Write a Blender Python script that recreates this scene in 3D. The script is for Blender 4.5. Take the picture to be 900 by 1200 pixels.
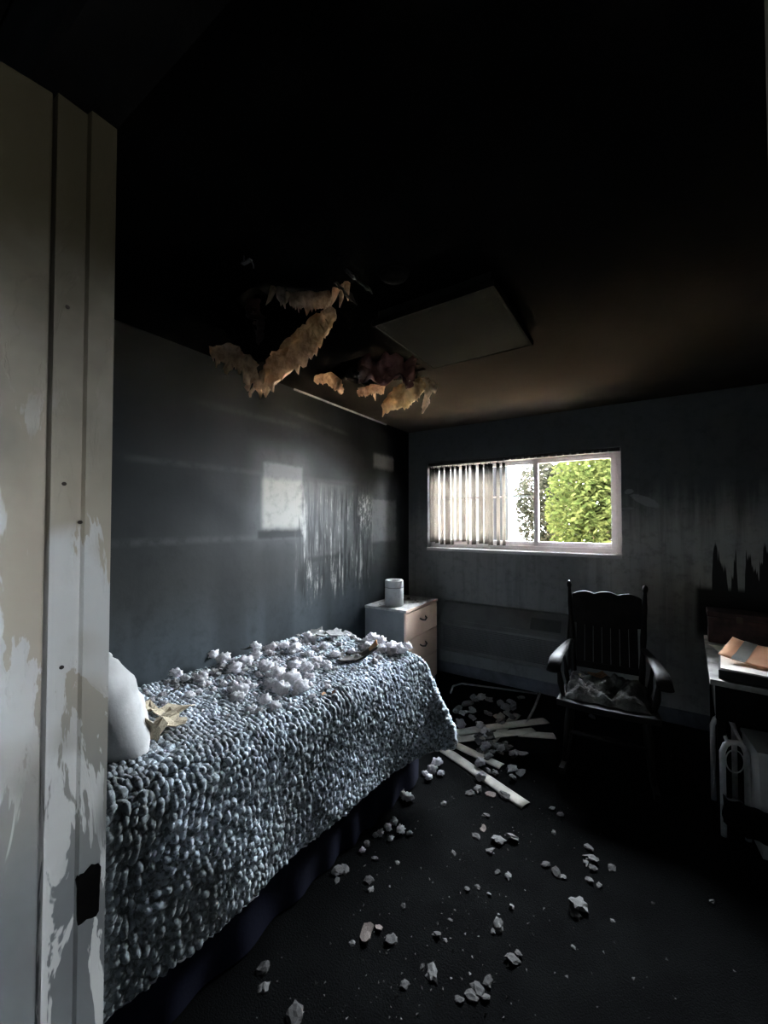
import bpy, bmesh, math, random
import numpy as np
from mathutils import Vector, Matrix, noise as mnoise

for o in list(bpy.data.objects):
    bpy.data.objects.remove(o)
SC = bpy.context.scene
COL = SC.collection
R = math.radians
rnd = random.Random(7)

# ------------------------------------------------------------------ camera
CAMZ, F, YAW, PITCH = 1.55, 460.0, R(32.7), R(1.3)
cd = bpy.data.cameras.new('camera')
cd.sensor_fit = 'VERTICAL'; cd.sensor_height = 36.0; cd.lens = 36.0 * F / 1200.0
cd.clip_start = 0.02; cd.clip_end = 300
cam = bpy.data.objects.new('camera', cd); COL.objects.link(cam)
cam.location = (0, 0, CAMZ); cam.rotation_euler = (R(90) + PITCH, 0, YAW)
SC.camera = cam
# ------------------------------------------------------------------ world, sun, exposure
SC.view_settings.view_transform = 'Standard'
SC.view_settings.look = 'None'
SC.view_settings.exposure = 2.9
SC.view_settings.gamma = 1.0
SC.view_settings.use_curve_mapping = False
W = bpy.data.worlds.new('sky'); SC.world = W; W.use_nodes = True
wn = W.node_tree; bg = wn.nodes['Background']
bg.inputs['Color'].default_value = (0.82, 0.91, 1.0, 1)
bg.inputs['Strength'].default_value = 28.0
sd = bpy.data.lights.new('sun', 'SUN'); sd.energy = 14.0; sd.angle = R(0.6); sd.color = (1, .95, .86)
sun = bpy.data.objects.new('sun', sd); COL.objects.link(sun)
sun.rotation_euler = Vector((.25, .75, -1.0)).to_track_quat('-Z', 'Y').to_euler()
def portal(name, loc, size, rot):
    l = bpy.data.lights.new(name, 'AREA'); l.shape = 'RECTANGLE'; l.size, l.size_y = size
    l.cycles.is_portal = True
    o = bpy.data.objects.new(name, l); COL.objects.link(o); o.location = loc; o.rotation_euler = rot
    return o
portal('window_sky_portal', (-.95, 3.97, 1.67), (1.75, .92), (R(-90), 0, 0))   # emits towards -Y
portal('corridor_sky_portal', (3.22, -.55, 1.5), (.30, .36), (0, R(90), 0))    # emits towards -X

# ------------------------------------------------------------------ pixel rays of the 900x1200 photograph
_fw = Vector((-math.sin(YAW) * math.cos(PITCH), math.cos(YAW) * math.cos(PITCH), math.sin(PITCH)))
_rt = Vector((math.cos(YAW), math.sin(YAW), 0)); _up = _rt.cross(_fw)
def ray(x, y): return _fw + _rt * ((x - 450) / F) - _up * ((y - 600) / F)
def onz(x, y, z=0.0):
    d = ray(x, y); t = (z - CAMZ) / d.z; return Vector((d.x * t, d.y * t, z))
def onx(x, y, X):
    d = ray(x, y); t = X / d.x; return Vector((X, d.y * t, CAMZ + d.z * t))
def ony(x, y, Y):
    d = ray(x, y); t = Y / d.y; return Vector((d.x * t, Y, CAMZ + d.z * t))

# room dimensions
XL, XR, YF, YB, ZC = -2.10, 0.98, 0.268, 3.77, 2.52
DX0, DX1, DH, YH = -0.674, 0.0595, 2.15, 0.205          # door opening
WX0, WX1, WZ0, WZ1 = -1.87, -0.10, 1.265, 2.165           # window opening

# ------------------------------------------------------------------ node helpers
class NT:
    def __init__(s, name, rough=.8, spec=.3):
        s.m = bpy.data.materials.new(name); s.m.use_nodes = True
        s.t = s.m.node_tree; s.n = s.t.nodes; s.l = s.t.links
        s.b = s.n['Principled BSDF']; s.b.inputs['Roughness'].default_value = rough
        s.b.inputs['Specular IOR Level'].default_value = spec
        s._pos = None
    def put(s, sock, v):
        if hasattr(v, 'links') or isinstance(v, bpy.types.NodeSocket): s.l.new(v, sock)
        else: sock.default_value = v
    def xyz(s, obj=False):
        g = s.n.new('ShaderNodeTexCoord') if obj else s.n.new('ShaderNodeNewGeometry')
        v = g.outputs['Object'] if obj else g.outputs['Position']
        sp = s.n.new('ShaderNodeSeparateXYZ'); s.l.new(v, sp.inputs[0])
        return v, sp.outputs[0], sp.outputs[1], sp.outputs[2]
    def mth(s, op, a, b=0.0, c=None, clamp=False):
        n = s.n.new('ShaderNodeMath'); n.operation = op; n.use_clamp = clamp
        s.put(n.inputs[0], a); s.put(n.inputs[1], b)
        if c is not None: s.put(n.inputs[2], c)
        return n.outputs[0]
    def add(s, a, b): return s.mth('ADD', a, b)
    def sub(s, a, b): return s.mth('SUBTRACT', a, b)
    def mul(s, a, b): return s.mth('MULTIPLY', a, b)
    def mx(s, a, b): return s.mth('MAXIMUM', a, b)
    def mr(s, v, a, b, c=0.0, d=1.0, smooth=True):
        n = s.n.new('ShaderNodeMapRange'); n.interpolation_type = 'SMOOTHSTEP' if smooth else 'LINEAR'
        s.put(n.inputs[0], v)
        for i, q in enumerate((a, b, c, d)): s.put(n.inputs[1 + i], q)
        return n.outputs[0]
    def band(s, v, lo, hi, soft):
        return s.mul(s.mr(v, lo - soft, lo + soft), s.mr(v, hi - soft, hi + soft, 1.0, 0.0))
    def noise(s, vec, scale=5, detail=4, rough=.6, stretch=None, dist=0.0):
        if stretch is not None:
            mp = s.n.new('ShaderNodeMapping'); s.l.new(vec, mp.inputs[0]); mp.inputs['Scale'].default_value = stretch
            vec = mp.outputs[0]
        n = s.n.new('ShaderNodeTexNoise'); s.l.new(vec, n.inputs['Vector'])
        n.inputs['Scale'].default_value = scale; n.inputs['Detail'].default_value = detail
        n.inputs['Roughness'].default_value = rough; n.inputs['Distortion'].default_value = dist
        return n.outputs['Fac']
    def mix(s, f, a, b):
        n = s.n.new('ShaderNodeMix'); n.data_type = 'RGBA'
        s.put(n.inputs[0], f)
        for sock, v in ((n.inputs[6], a), (n.inputs[7], b)):
            if isinstance(v, tuple): sock.default_value = (*v, 1)
            else: s.l.new(v, sock)
        return n.outputs[2]
    def color(s, v):
        if isinstance(v, tuple): s.b.inputs['Base Color'].default_value = (*v, 1)
        else: s.l.new(v, s.b.inputs['Base Color'])
    def bump(s, h, strength=.3, dist=.01):
        n = s.n.new('ShaderNodeBump'); n.inputs['Strength'].default_value = strength
        n.inputs['Distance'].default_value = dist; s.l.new(h, n.inputs['Height'])
        s.l.new(n.outputs[0], s.b.inputs['Normal'])

MATS = {}
def simple(name, c1, c2=None, rough=.8, scale=8, spec=.3, bump=.25, bscale=60, bdist=.004, metal=0.0):
    """two-tone sooty procedural material in object space"""
    q = NT(name, rough, spec); v, x, y, z = q.xyz(True)
    c2 = c2 or tuple(k * .5 for k in c1)
    f = q.mr(q.noise(v, scale, 6, .65), .36, .66)
    q.color(q.mix(f, c1, c2))
    q.b.inputs['Metallic'].default_value = metal
    if bump: q.bump(q.noise(v, bscale, 4, .6), bump, bdist)
    MATS[name] = q.m; return q.m

# ---- soot-stained walls
def wall_left_material():
    q = NT('sooted_wall_paint', .5, .08); v, X, Y, Z = q.xyz()
    wob = q.noise(v, 2.2, 5, .6); fine = q.noise(v, 14, 5, .65)
    Zw = q.add(Z, q.mul(q.sub(wob, .5), .30))
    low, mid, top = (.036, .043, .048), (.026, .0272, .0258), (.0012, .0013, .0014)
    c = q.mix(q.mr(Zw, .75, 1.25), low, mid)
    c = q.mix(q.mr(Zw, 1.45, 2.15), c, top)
    # darker plumes next to the doorway end, streaky soot ghosting over the studs
    stud = q.noise(v, 3.2, 3, .5, (0.0, 1.0, .10))
    c = q.mix(q.mul(q.mr(stud, .40, .66), .55), c, (.008, .0085, .009))
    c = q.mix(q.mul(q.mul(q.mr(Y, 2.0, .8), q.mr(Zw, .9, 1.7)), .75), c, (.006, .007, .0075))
    # lighter ghost lines left where board joints and shelves were
    def ghost(p0, p1, w, amt, col=(.16, .165, .16)):
        nonlocal c
        a, b = onx(*p0, XL), onx(*p1, XL)
        zl = q.add(q.mul(q.sub(Y, a.y), (b.z - a.z) / (b.y - a.y)), a.z)
        d = q.mth('ABSOLUTE', q.sub(Z, zl))
        m = q.mul(q.mr(d, 0.0, w, 1.0, 0.0), q.band(Y, a.y, b.y, .10))
        c = q.mix(q.mul(q.mul(m, amt), q.mr(fine, .25, .6)), c, col)
    ghost((150, 536), (420, 568), 0.030, 0.14)
    ghost((132, 637), (352, 628), 0.034, 0.16)
    ghost((330, 478), (405, 508), 0.030, 0.16)
    ghost((230, 470), (350, 500), 0.035, 0.12)
    # lighter patches: places that hung pictures kept clean, with shadows of soot under them
    def patch(p0, p1, soft, amt, col, edge=.0):
        nonlocal c
        a, b = onx(*p0, XL), onx(*p1, XL)
        yw = q.add(Y, q.mul(q.sub(fine, .5), edge)); zw = q.add(Z, q.mul(q.sub(fine, .5), edge))
        m = q.mul(q.band(yw, min(a.y, b.y), max(a.y, b.y), soft), q.band(zw, min(a.z, b.z), max(a.z, b.z), soft))
        c = q.mix(q.mul(m, amt), c, col)
    patch((297, 520), (362, 632), .11, .30, (.15, .155, .155))
    patch((400, 560), (470, 660), .16, .35, (.12, .125, .12))
    patch((302, 622), (356, 629), .012, .75, (.008, .008, .008), .02)
    patch((356, 646), (402, 654), .012, .7, (.008, .008, .008), .02)
    patch((309, 541), (354, 618), .016, .45, (.22, .22, .215), .03)
    patch((308, 560), (354, 618), .030, .90, (.25, .24, .215), .05)
    patch((438, 531), (461, 552), .025, .70, (.16, .16, .155), .04)
    patch((436, 585), (464, 633), .020, .60, (.20, .20, .195), .05)
    patch((356, 563), (404, 648), .02, .35, (.12, .12, .115), .03)
    # runs where water washed the soot down
    drip = q.noise(v, 22, 4, .7, (0.0, 1.0, .07)); drip2 = q.noise(v, 9, 5, .7, (0, 1.0, .35))
    a, b = onx(350, 560, XL), onx(436, 560, XL)
    zone = q.mul(q.band(Y, a.y, b.y, .06), q.band(q.add(Z, q.mul(q.sub(drip2, .5), .5)), 1.02, 1.78, .12))
    c = q.mix(q.mul(zone, q.mul(q.mr(drip, .50, .56), .85)), c, (.006, .006, .006))
    c = q.mix(q.mul(zone, q.mul(q.mul(q.mr(drip, .47, .42), q.mr(drip2, .44, .6)), .8)), c, (.30, .29, .27))
    a = onx(428, 600, XL)
    sp = q.mul(q.band(Y, a.y - .09, a.y + .09, .05), q.band(Z, a.z - .13, a.z + .13, .06))
    c = q.mix(q.mul(sp, q.mr(q.noise(v, 30, 4, .7, (0, 1, .4)), .50, .58)), c, (.38, .37, .35))
    q.color(q.mix(q.mul(q.mr(fine, .45, .75), .35), c, (.008, .008, .008)))
    q.bump(fine, .12, .01)
    q.l.new(q.mr(wob, .3, .7, .45, .70), q.b.inputs['Roughness'])
    return q.m

def wall_back_material():
    q = NT('sooted_back_wall_paint', .6, .3); v, X, Y, Z = q.xyz()
    wob = q.noise(v, 2.4, 5, .6); fine = q.noise(v, 16, 5, .65)
    streak = q.noise(v, 10, 4, .65, (1.0, 0, .06))
    Zw = q.add(Z, q.mul(q.sub(streak, .5), .55))
    c = q.mix(q.mr(Zw, 1.35, 1.85), (.42, .41, .375), (.09, .094, .09))
    c = q.mix(q.mul(q.mr(q.add(X, q.mul(q.sub(wob, .5), .5)), -.05, -.55), .62), c, (.05, .054, .056))
    c = q.mix(q.mul(q.mr(streak, .46, .70), .35), c, (.06, .06, .058))
    c = q.mix(q.mul(q.mr(Z, .95, .25), .5), c, (.12, .125, .13))
    # wiped bird-shaped smear beside the window
    def smear(p, rx, rz, rot, col, amt):
        nonlocal c
        a = ony(*p, YB); dx = q.sub(X, a.x); dz = q.sub(Z, a.z); cs, sn = math.cos(rot), math.sin(rot)
        u = q.add(q.mul(dx, cs / rx), q.mul(dz, sn / rx)); w = q.add(q.mul(dx, -sn / rz), q.mul(dz, cs / rz))
        d = q.add(q.add(q.mul(u, u), q.mul(w, w)), q.mul(q.sub(fine, .5), 1.2))
        c = q.mix(q.mul(q.mr(d, 1.1, .6), amt), c, col)
    smear((756, 587), .11, .035, R(-28), (.34, .34, .33), .6)
    smear((737, 576), .035, .022, R(10), (.34, .34, .33), .6)
    smear((735, 596), .05, .012, R(0), (.34, .34, .33), .5)
    # black burn mark with runs above the desk
    a = ony(816, 690, YB)
    run = q.noise(v, 17, 3, .6, (1.0, 0, .03))
    zz = q.add(a.z + .02, q.mul(q.mr(run, .45, .64), .33))
    m = q.mul(q.mr(q.sub(zz, Z), -.02, .03), q.mr(X, a.x - .03, a.x + .02))
    m = q.mul(m, q.mr(Z, .60, .75))
    c = q.mix(q.mul(m, .97), c, (.004, .004, .004))
    q.color(q.mix(q.mul(q.mr(fine, .45, .75), .35), c, (.03, .03, .03)))
    q.bump(fine, .12, .01)
    return q.m

def ceiling_material():
    q = NT('sooted_textured_ceiling', 1.0, .0); v, X, Y, Z = q.xyz()
    f = q.noise(v, 3, 5, .6)
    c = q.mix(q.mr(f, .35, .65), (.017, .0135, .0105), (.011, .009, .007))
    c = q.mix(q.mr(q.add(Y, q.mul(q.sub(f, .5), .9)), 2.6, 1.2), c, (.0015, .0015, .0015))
    c = q.mix(q.mul(q.mul(q.mr(q.add(Y, q.mul(q.sub(f, .5), 1.0)), 2.9, 3.5), q.mr(q.add(X, q.mul(q.sub(f, .5), 1.4)), .1, -.9)), .9), c, (.062, .050, .040))  # paler zone by the window: light on the ceiling painted into the colour
    q.color(c); q.bump(q.noise(v, 70, 4, .7), .25, .008)
    return q.m

def carpet_material():
    q = NT('charred_dark_carpet', 1.0, .02); v, X, Y, Z = q.xyz()
    f = q.noise(v, 5, 6, .7)
    q.color(q.mix(q.mr(f, .35, .65), (.0034, .0036, .0036), (.002, .002, .0021)))
    q.bump(q.noise(v, 160, 3, .7), .7, .008)
    return q.m

def door_material(name, seed):
    q = NT(name, .75, .06); v, X, Y, Z = q.xyz()
    wob = q.noise(v, 3.0, 5, .6); fine = q.noise(v, 20, 5, .65)
    Zw = q.add(Z, q.mul(q.sub(wob, .5), .35))
    c = q.mix(q.mr(Zw, .95, 1.45), (.21, .222, .224), (.50, .445, .355))  # cool lower part, warm middle: tint of the hall light put into the paint
    smudge = q.noise(v, 2.6, 5, .6, (1, 1, .55))
    c = q.mix(q.mul(q.mr(smudge, .48, .68), .55), c, (.12, .115, .11))
    c = q.mix(q.mr(Zw, 1.36, 1.98), c, (.027, .0215, .0115))
    peel = q.noise(v, 9 + seed, 5, .62, (1.6, 1.6, .42), .6)
    zone = q.mul(q.mr(Zw, 1.72, 1.55), q.mr(q.noise(v, 3.0 + seed * .5, 2, .5), .44 - (.12 if seed == 0 else 0), .52 - (.12 if seed == 0 else 0)))
    c = q.mix(q.mul(zone, q.mr(peel, .50, .52)), c, (.66, .655, .63))
    vo = q.n.new('ShaderNodeTexVoronoi'); q.l.new(v, vo.inputs['Vector']); vo.inputs['Scale'].default_value = 5 + seed
    c = q.mix(q.mr(vo.outputs['Distance'], .018, .028, 1.0, 0.0), c, (.01, .01, .01))
    q.color(c); q.bump(q.mr(peel, .52, .56), .2, .003)
    return q.m

# ------------------------------------------------------------------ mesh helpers
class MB:
    def __init__(s): s.v = []; s.f = []
    def raw(s, vs, fs):
        k = len(s.v); s.v += [tuple(p) for p in vs]; s.f += [tuple(i + k for i in f) for f in fs]; return s
    def box(s, lo, hi, M=None, bev=0.0):
        if bev:
            bm = bmesh.new(); bmesh.ops.create_cube(bm, size=1)
            for p in bm.verts:
                p.co = Vector([(lo[i] + hi[i]) / 2 + p.co[i] * (hi[i] - lo[i]) for i in range(3)])
            bmesh.ops.bevel(bm, geom=bm.edges[:], offset=bev, segments=2, affect='EDGES', profile=.6)
            bm.verts.index_update()
            vs = [p.co.copy() for p in bm.verts]; fs = [[p.index for p in f.verts] for f in bm.faces]; bm.free()
        else:
            vs = [Vector((x, y, z)) for x in (lo[0], hi[0]) for y in (lo[1], hi[1]) for z in (lo[2], hi[2])]
            fs = [(0, 1, 3, 2), (4, 6, 7, 5), (0, 4, 5, 1), (2, 3, 7, 6), (0, 2, 6, 4), (1, 5, 7, 3)]
        if M is not None: vs = [M @ p for p in vs]
        return s.raw(vs, fs)
    def tube(s, pts, rad, n=8, cap=True):
        pts = [Vector(p) for p in pts]; rs = rad if isinstance(rad, (list, tuple)) else [rad] * len(pts)
        vs, fs = [], []; up = None
        for i, p in enumerate(pts):
            t = (pts[min(i + 1, len(pts) - 1)] - pts[max(i - 1, 0)]).normalized()
            if up is None: up = Vector((0, 0, 1)) if abs(t.z) < .9 else Vector((1, 0, 0))
            a = t.cross(up).normalized(); b = a.cross(t).normalized(); up = b
            for j in range(n):
                w = 2 * math.pi * j / n; vs.append(p + (a * math.cos(w) + b * math.sin(w)) * rs[i])
        for i in range(len(pts) - 1):
            for j in range(n):
                fs.append((i * n + j, i * n + (j + 1) % n, (i + 1) * n + (j + 1) % n, (i + 1) * n + j))
        if cap:
            fs.append(tuple(range(n))[::-1]); fs.append(tuple(range((len(pts) - 1) * n, len(pts) * n)))
        return s.raw(vs, fs)
    def lathe(s, prof, n=24, axis=Vector((0, 0, 0))):
        vs = []; fs = []
        for r, z in prof:
            for j in range(n):
                w = 2 * math.pi * j / n; vs.append(axis + Vector((r * math.cos(w), r * math.sin(w), z)))
        for i in range(len(prof) - 1):
            for j in range(n): fs.append((i * n + j, i * n + (j + 1) % n, (i + 1) * n + (j + 1) % n, (i + 1) * n + j))
        fs.append(tuple(range(n))[::-1]); fs.append(tuple(range((len(prof) - 1) * n, len(prof) * n)))
        return s.raw(vs, fs)
    def prism(s, poly, d0, d1, plane='xz'):
        """extrude a 2-D outline along the third axis"""
        mk = {'xz': lambda a, b, d: (a, d, b), 'yz': lambda a, b, d: (d, a, b), 'xy': lambda a, b, d: (a, b, d)}[plane]
        n = len(poly); vs = [mk(a, b, d0) for a, b in poly] + [mk(a, b, d1) for a, b in poly]
        fs = [tuple(range(n))[::-1], tuple(range(n, 2 * n))] + [(i, (i + 1) % n, n + (i + 1) % n, n + i) for i in range(n)]
        return s.raw(vs, fs)
    def grid(s, fn, nu, nv, flip=False):
        vs = [fn(i / nu, j / nv) for i in range(nu + 1) for j in range(nv + 1)]
        fs = [(i * (nv + 1) + j, (i + 1) * (nv + 1) + j, (i + 1) * (nv + 1) + j + 1, i * (nv + 1) + j + 1) for i in range(nu) for j in range(nv)]
        return s.raw(vs, fs)
    def mesh(s, name, mat, smooth=False, normals=True):
        me = bpy.data.meshes.new(name); me.from_pydata(s.v, [], s.f)
        if normals:
            bm = bmesh.new(); bm.from_mesh(me); bmesh.ops.recalc_face_normals(bm, faces=bm.faces[:]); bm.to_mesh(me); bm.free()
        if smooth: me.polygons.foreach_set('use_smooth', [True] * len(me.polygons))
        if mat: me.materials.append(mat)
        return me
    def obj(s, name, mat, parent=None, smooth=False, normals=True):
        return link(name, s.mesh(name, mat, smooth, normals), parent)
def link(name, data, parent=None):
    o = bpy.data.objects.new(name, data); COL.objects.link(o)
    if parent: o.parent = parent
    return o
def tag(o, label=None, cat=None, group=None, kind=None):
    for k, val in (('label', label), ('category', cat), ('group', group), ('kind', kind)):
        if val: o[k] = val
    return o
def thing(name, label, cat, loc=(0, 0, 0), rz=0.0, group=None):
    o = link(name, None); o.location = loc; o.rotation_euler = (0, 0, rz); o.empty_display_size = .05
    return tag(o, label, cat, group)
def struct(name, mb, mat, parent=None, label=None, smooth=False):
    o = mb.obj(name, mat, parent, smooth)
    if not parent: o['kind'] = 'structure'
    if label: o['label'] = label
    return o
def fbm(p, o=4, s=1.0): return mnoise.fractal(Vector(p) * s, 1.0, 2.0, o)

# ------------------------------------------------------------------ materials
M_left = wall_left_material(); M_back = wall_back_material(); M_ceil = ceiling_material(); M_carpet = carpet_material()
M_door = door_material('sooted_peeling_door_paint', 0); M_jamb = door_material('sooted_peeling_frame_paint', 2)
M_dark = simple('charred_wood', (0.0112, 0.0091, 0.0077), (0.0042, 0.00385, 0.0035), .55, 9, .10)
M_hall = simple('hall_wall_paint', (.55, .54, .52), (.48, .47, .45), .8)
M_trim = simple('sooted_trim', (0.0896, 0.098, 0.112), (0.056, 0.06048, 0.06608), .6)
M_vinyl = simple('white_vinyl_window', (0.491, 0.4582, 0.4474), (0.4365, 0.3982, 0.3819), .45, 6)
M_head = simple('sooted_headrail', (0.06, 0.0575, 0.055), (0.025, 0.025, 0.025), .5, 10)
M_fixture = simple('sooted_light_diffuser', (0.0204, 0.0192, 0.0156), (0.0144, 0.01344, 0.012), .9, 3, .0)
M_fixrim = simple('sooted_fixture_rim', (0.04, 0.04, 0.038), (0.016, 0.016, 0.016), .5, 5)
M_tan = simple('scorched_tan_insulation', (.92, .74, .56), (.46, .30, .20), .95, 16, .1, .8, 90, .01)
M_yel = simple('yellow_insulation', (.95, .80, .56), (.60, .42, .26), .95, 14, .1, .8, 90, .01)
M_soot = simple('sooted_backing_paper', (0.0045, 0.004, 0.00375), (0.00175, 0.0015, 0.0015), .95, 8, .05)
M_plum = simple('melted_vapour_sheet', (0.3328, 0.1664, 0.1408), (0.0896, 0.0512, 0.0512), .25, 6, .6, .6, 30, .02)
M_foil = simple('pale_torn_sheet', (0.806, 0.676, 0.546), (0.234, 0.169, 0.13), .35, 12, .5, .4, 40, .01)
M_navy = simple('navy_bed_skirt_fabric', (0.003754, 0.00462, 0.01588), (0.002599, 0.003176, 0.01097), .85, 4, .2)
M_matt = simple('mattress_ticking', (.45, .45, .46), (.35, .35, .36), .9)
M_pillow = simple('white_pillow_cotton', (0.5481, 0.5392, 0.5304), (0.4066, 0.3978, 0.389), .85, 5)
M_fluff = simple('white_insulation_fluff', (0.93, 0.91, 0.93), (0.8, 0.78, 0.8), .95, 12, .1, .9, 70, .01)
M_fluffg = simple('grey_insulation_fluff', (.60, .585, .59), (.34, .33, .335), .95, 12, .1, .9, 70, .01)
M_plaster = simple('grey_plaster', (0.136, 0.132, 0.128), (0.06, 0.058, 0.056), .9, 14)
M_plasterd = simple('dark_plaster', (0.0612, 0.0576, 0.0558), (0.0216, 0.02052, 0.0198), .9, 14)
M_plasterb = simple('pinkish_plaster', (0.168, 0.136, 0.12), (0.072, 0.058, 0.052), .9, 14)
M_paper = simple('torn_drywall_paper', (0.561, 0.476, 0.34), (0.289, 0.238, 0.17), .9, 10)
M_paperd = simple('charred_drywall_paper', (.075, .066, .058), (.02, .018, .016), .8, 8)
M_slate = simple('grey_drywall_flake', (0.1736, 0.1705, 0.1674), (0.0744, 0.07316, 0.0713), .85, 9)
M_orange = simple('burnt_orange_paper', (.55, .30, .16), (.20, .11, .07), .8, 10)
M_wood = simple('pale_birch_veneer', (0.96, 0.702, 0.5535), (0.837, 0.5805, 0.4455), .55, 3, .3, .05)
M_nsgrey = simple('sooted_dresser_side', (0.1881, 0.1915, 0.1938), (0.1425, 0.1448, 0.1482), .7, 4)
M_nstop = simple('dusty_dresser_top', (0.39, 0.3705, 0.351), (0.195, 0.1846, 0.1755), .8, 12)
M_brass = simple('tarnished_handle', (.10, .07, .05), (.04, .03, .025), .4, 10, .5, 0, metal=.6)
M_can = simple('sooted_grey_canister', (0.4095, 0.4028, 0.3889), (0.273, 0.2688, 0.2593), .55, 5)
M_canrim = simple('dark_canister_seam', (.12, .118, .115), (.07, .07, .068), .6)
M_heater = simple('sooted_heater_metal', (0.1212, 0.1202, 0.1133), (0.08432, 0.08327, 0.07905), .5, 4, .4)
M_louver = simple('sooted_heater_louver', (0.0561, 0.0561, 0.05376), (0.03974, 0.03974, 0.0374), .5, 6, .4)
M_vane = simple('fallen_vane_plastic', (0.345, 0.3225, 0.2775), (0.195, 0.18, 0.1537), .6, 6)
M_rail = simple('sooted_white_strip', (0.238, 0.2345, 0.231), (0.112, 0.1106, 0.1085), .5, 9)
M_cushion = simple('burnt_grey_cushion', (0.168, 0.168, 0.1568), (0.056, 0.05488, 0.0504), .9, 9, .2, .9, 40, .02)
M_desk = simple('charred_desk', (.006, .006, .006), (.003, .003, .003), .7, 7, .05)
M_deskpale = simple('pale_desk_edge', (0.378, 0.36, 0.342), (0.18, 0.171, 0.162), .6, 8)
M_white = simple('dirty_white_metal', (0.68, 0.6885, 0.68), (0.408, 0.408, 0.408), .4, 8, .4)
M_binbody = simple('grey_plastic_bin', (0.462, 0.4675, 0.462), (0.396, 0.3982, 0.396), .6, 4)
M_manila = simple('peach_envelope_paper', (.90, .60, .40), (.84, .53, .34), .7, 5, .2, .1)
M_bluegrey = simple('blue_grey_paper_band', (.34, .37, .35), (.28, .30, .285), .7)
M_cream = simple('cream_paper', (.80, .75, .66), (.62, .57, .49), .75, 6)
M_binder = simple('black_folder', (.012, .012, .012), (.007, .007, .007), .5)
M_redbox = simple('scorched_red_wood', (0.0945, 0.045, 0.0378), (0.0198, 0.0126, 0.0117), .55, 5)
M_screw = simple('rusty_screw', (.03, .02, .014), (.015, .01, .008), .6)
M_extw = simple('white_stucco_outside', (.0115, .0112, .0108), (.0100, .0097, .0094), .95, 3, .0)
M_pipe = simple('grey_pipe_outside', (.0032, .0030, .0031), (.0026, .0025, .0026), .8, 3, .0)
M_ground = simple('pale_concrete_outside', (.56, .45, .32), (.44, .35, .25), .95, 2)
M_bark = simple('tree_bark', (.14, .10, .07), (.07, .05, .035), .9)
def glassmat():
    q = NT('window_glass', 0.0, .5)
    tr = q.n.new('ShaderNodeBsdfTransparent'); gl = q.n.new('ShaderNodeBsdfGlossy'); gl.inputs['Roughness'].default_value = .02
    mx = q.n.new('ShaderNodeMixShader'); fr = q.n.new('ShaderNodeFresnel'); fr.inputs['IOR'].default_value = 1.35
    q.l.new(fr.outputs[0], mx.inputs[0]); q.l.new(tr.outputs[0], mx.inputs[1]); q.l.new(gl.outputs[0], mx.inputs[2])
    q.l.new(mx.outputs[0], q.n['Material Output'].inputs['Surface']); return q.m
M_glass = glassmat()
def leafmat(name, c1, c2):
    q = NT(name, .8, .0); v, x, y, z = q.xyz()
    c = q.mix(q.mr(q.noise(v, 6, 3, .7), .35, .65), c1, c2)
    q.color(c)
    tl = q.n.new('ShaderNodeBsdfTranslucent'); q.l.new(c, tl.inputs['Color'])
    mx = q.n.new('ShaderNodeMixShader'); mx.inputs[0].default_value = .45
    q.l.new(q.b.outputs[0], mx.inputs[1]); q.l.new(tl.outputs[0], mx.inputs[2])
    q.l.new(mx.outputs[0], q.n['Material Output'].inputs['Surface']); return q.m
M_leaf1 = leafmat('yellow_green_leaf', (.019, .0205, .006), (.0085, .0115, .0030))  # the leaves' own yellow green, mottled at random
M_leaf2 = leafmat('olive_leaf', (.017, .0155, .011), (.0075, .0085, .005))
M_leaf3 = leafmat('blue_green_leaf', (.0085, .020, .0145), (.005, .0125, .009))
def vanemat():
    q = NT('translucent_vane_plastic', .8, .0); v, x, y, z = q.xyz()
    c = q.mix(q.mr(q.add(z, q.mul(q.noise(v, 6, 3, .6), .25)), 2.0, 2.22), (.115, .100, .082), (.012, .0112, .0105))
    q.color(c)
    tl = q.n.new('ShaderNodeBsdfTranslucent'); q.l.new(c, tl.inputs['Color'])
    mx = q.n.new('ShaderNodeMixShader'); mx.inputs[0].default_value = .12
    q.l.new(q.b.outputs[0], mx.inputs[1]); q.l.new(tl.outputs[0], mx.inputs[2])
    q.l.new(mx.outputs[0], q.n['Material Output'].inputs['Surface']); return q.m
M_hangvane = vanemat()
def add_translucency(m, fac):
    nt = m.node_tree; b_ = nt.nodes['Principled BSDF']; tl = nt.nodes.new('ShaderNodeBsdfTranslucent'); mx = nt.nodes.new('ShaderNodeMixShader')
    src = b_.inputs['Base Color'].links[0].from_socket; nt.links.new(src, tl.inputs['Color']); mx.inputs[0].default_value = fac
    nt.links.new(b_.outputs[0], mx.inputs[1]); nt.links.new(tl.outputs[0], mx.inputs[2]); nt.links.new(mx.outputs[0], nt.nodes['Material Output'].inputs['Surface'])
for m_, f_ in ((M_fluff, .35), (M_fluffg, .3), (M_vinyl, .16), (M_orange, .3), (M_tan, .45), (M_yel, .45), (M_foil, .3), (M_manila, .5), (M_bluegrey, .4)): add_translucency(m_, f_)
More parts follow.
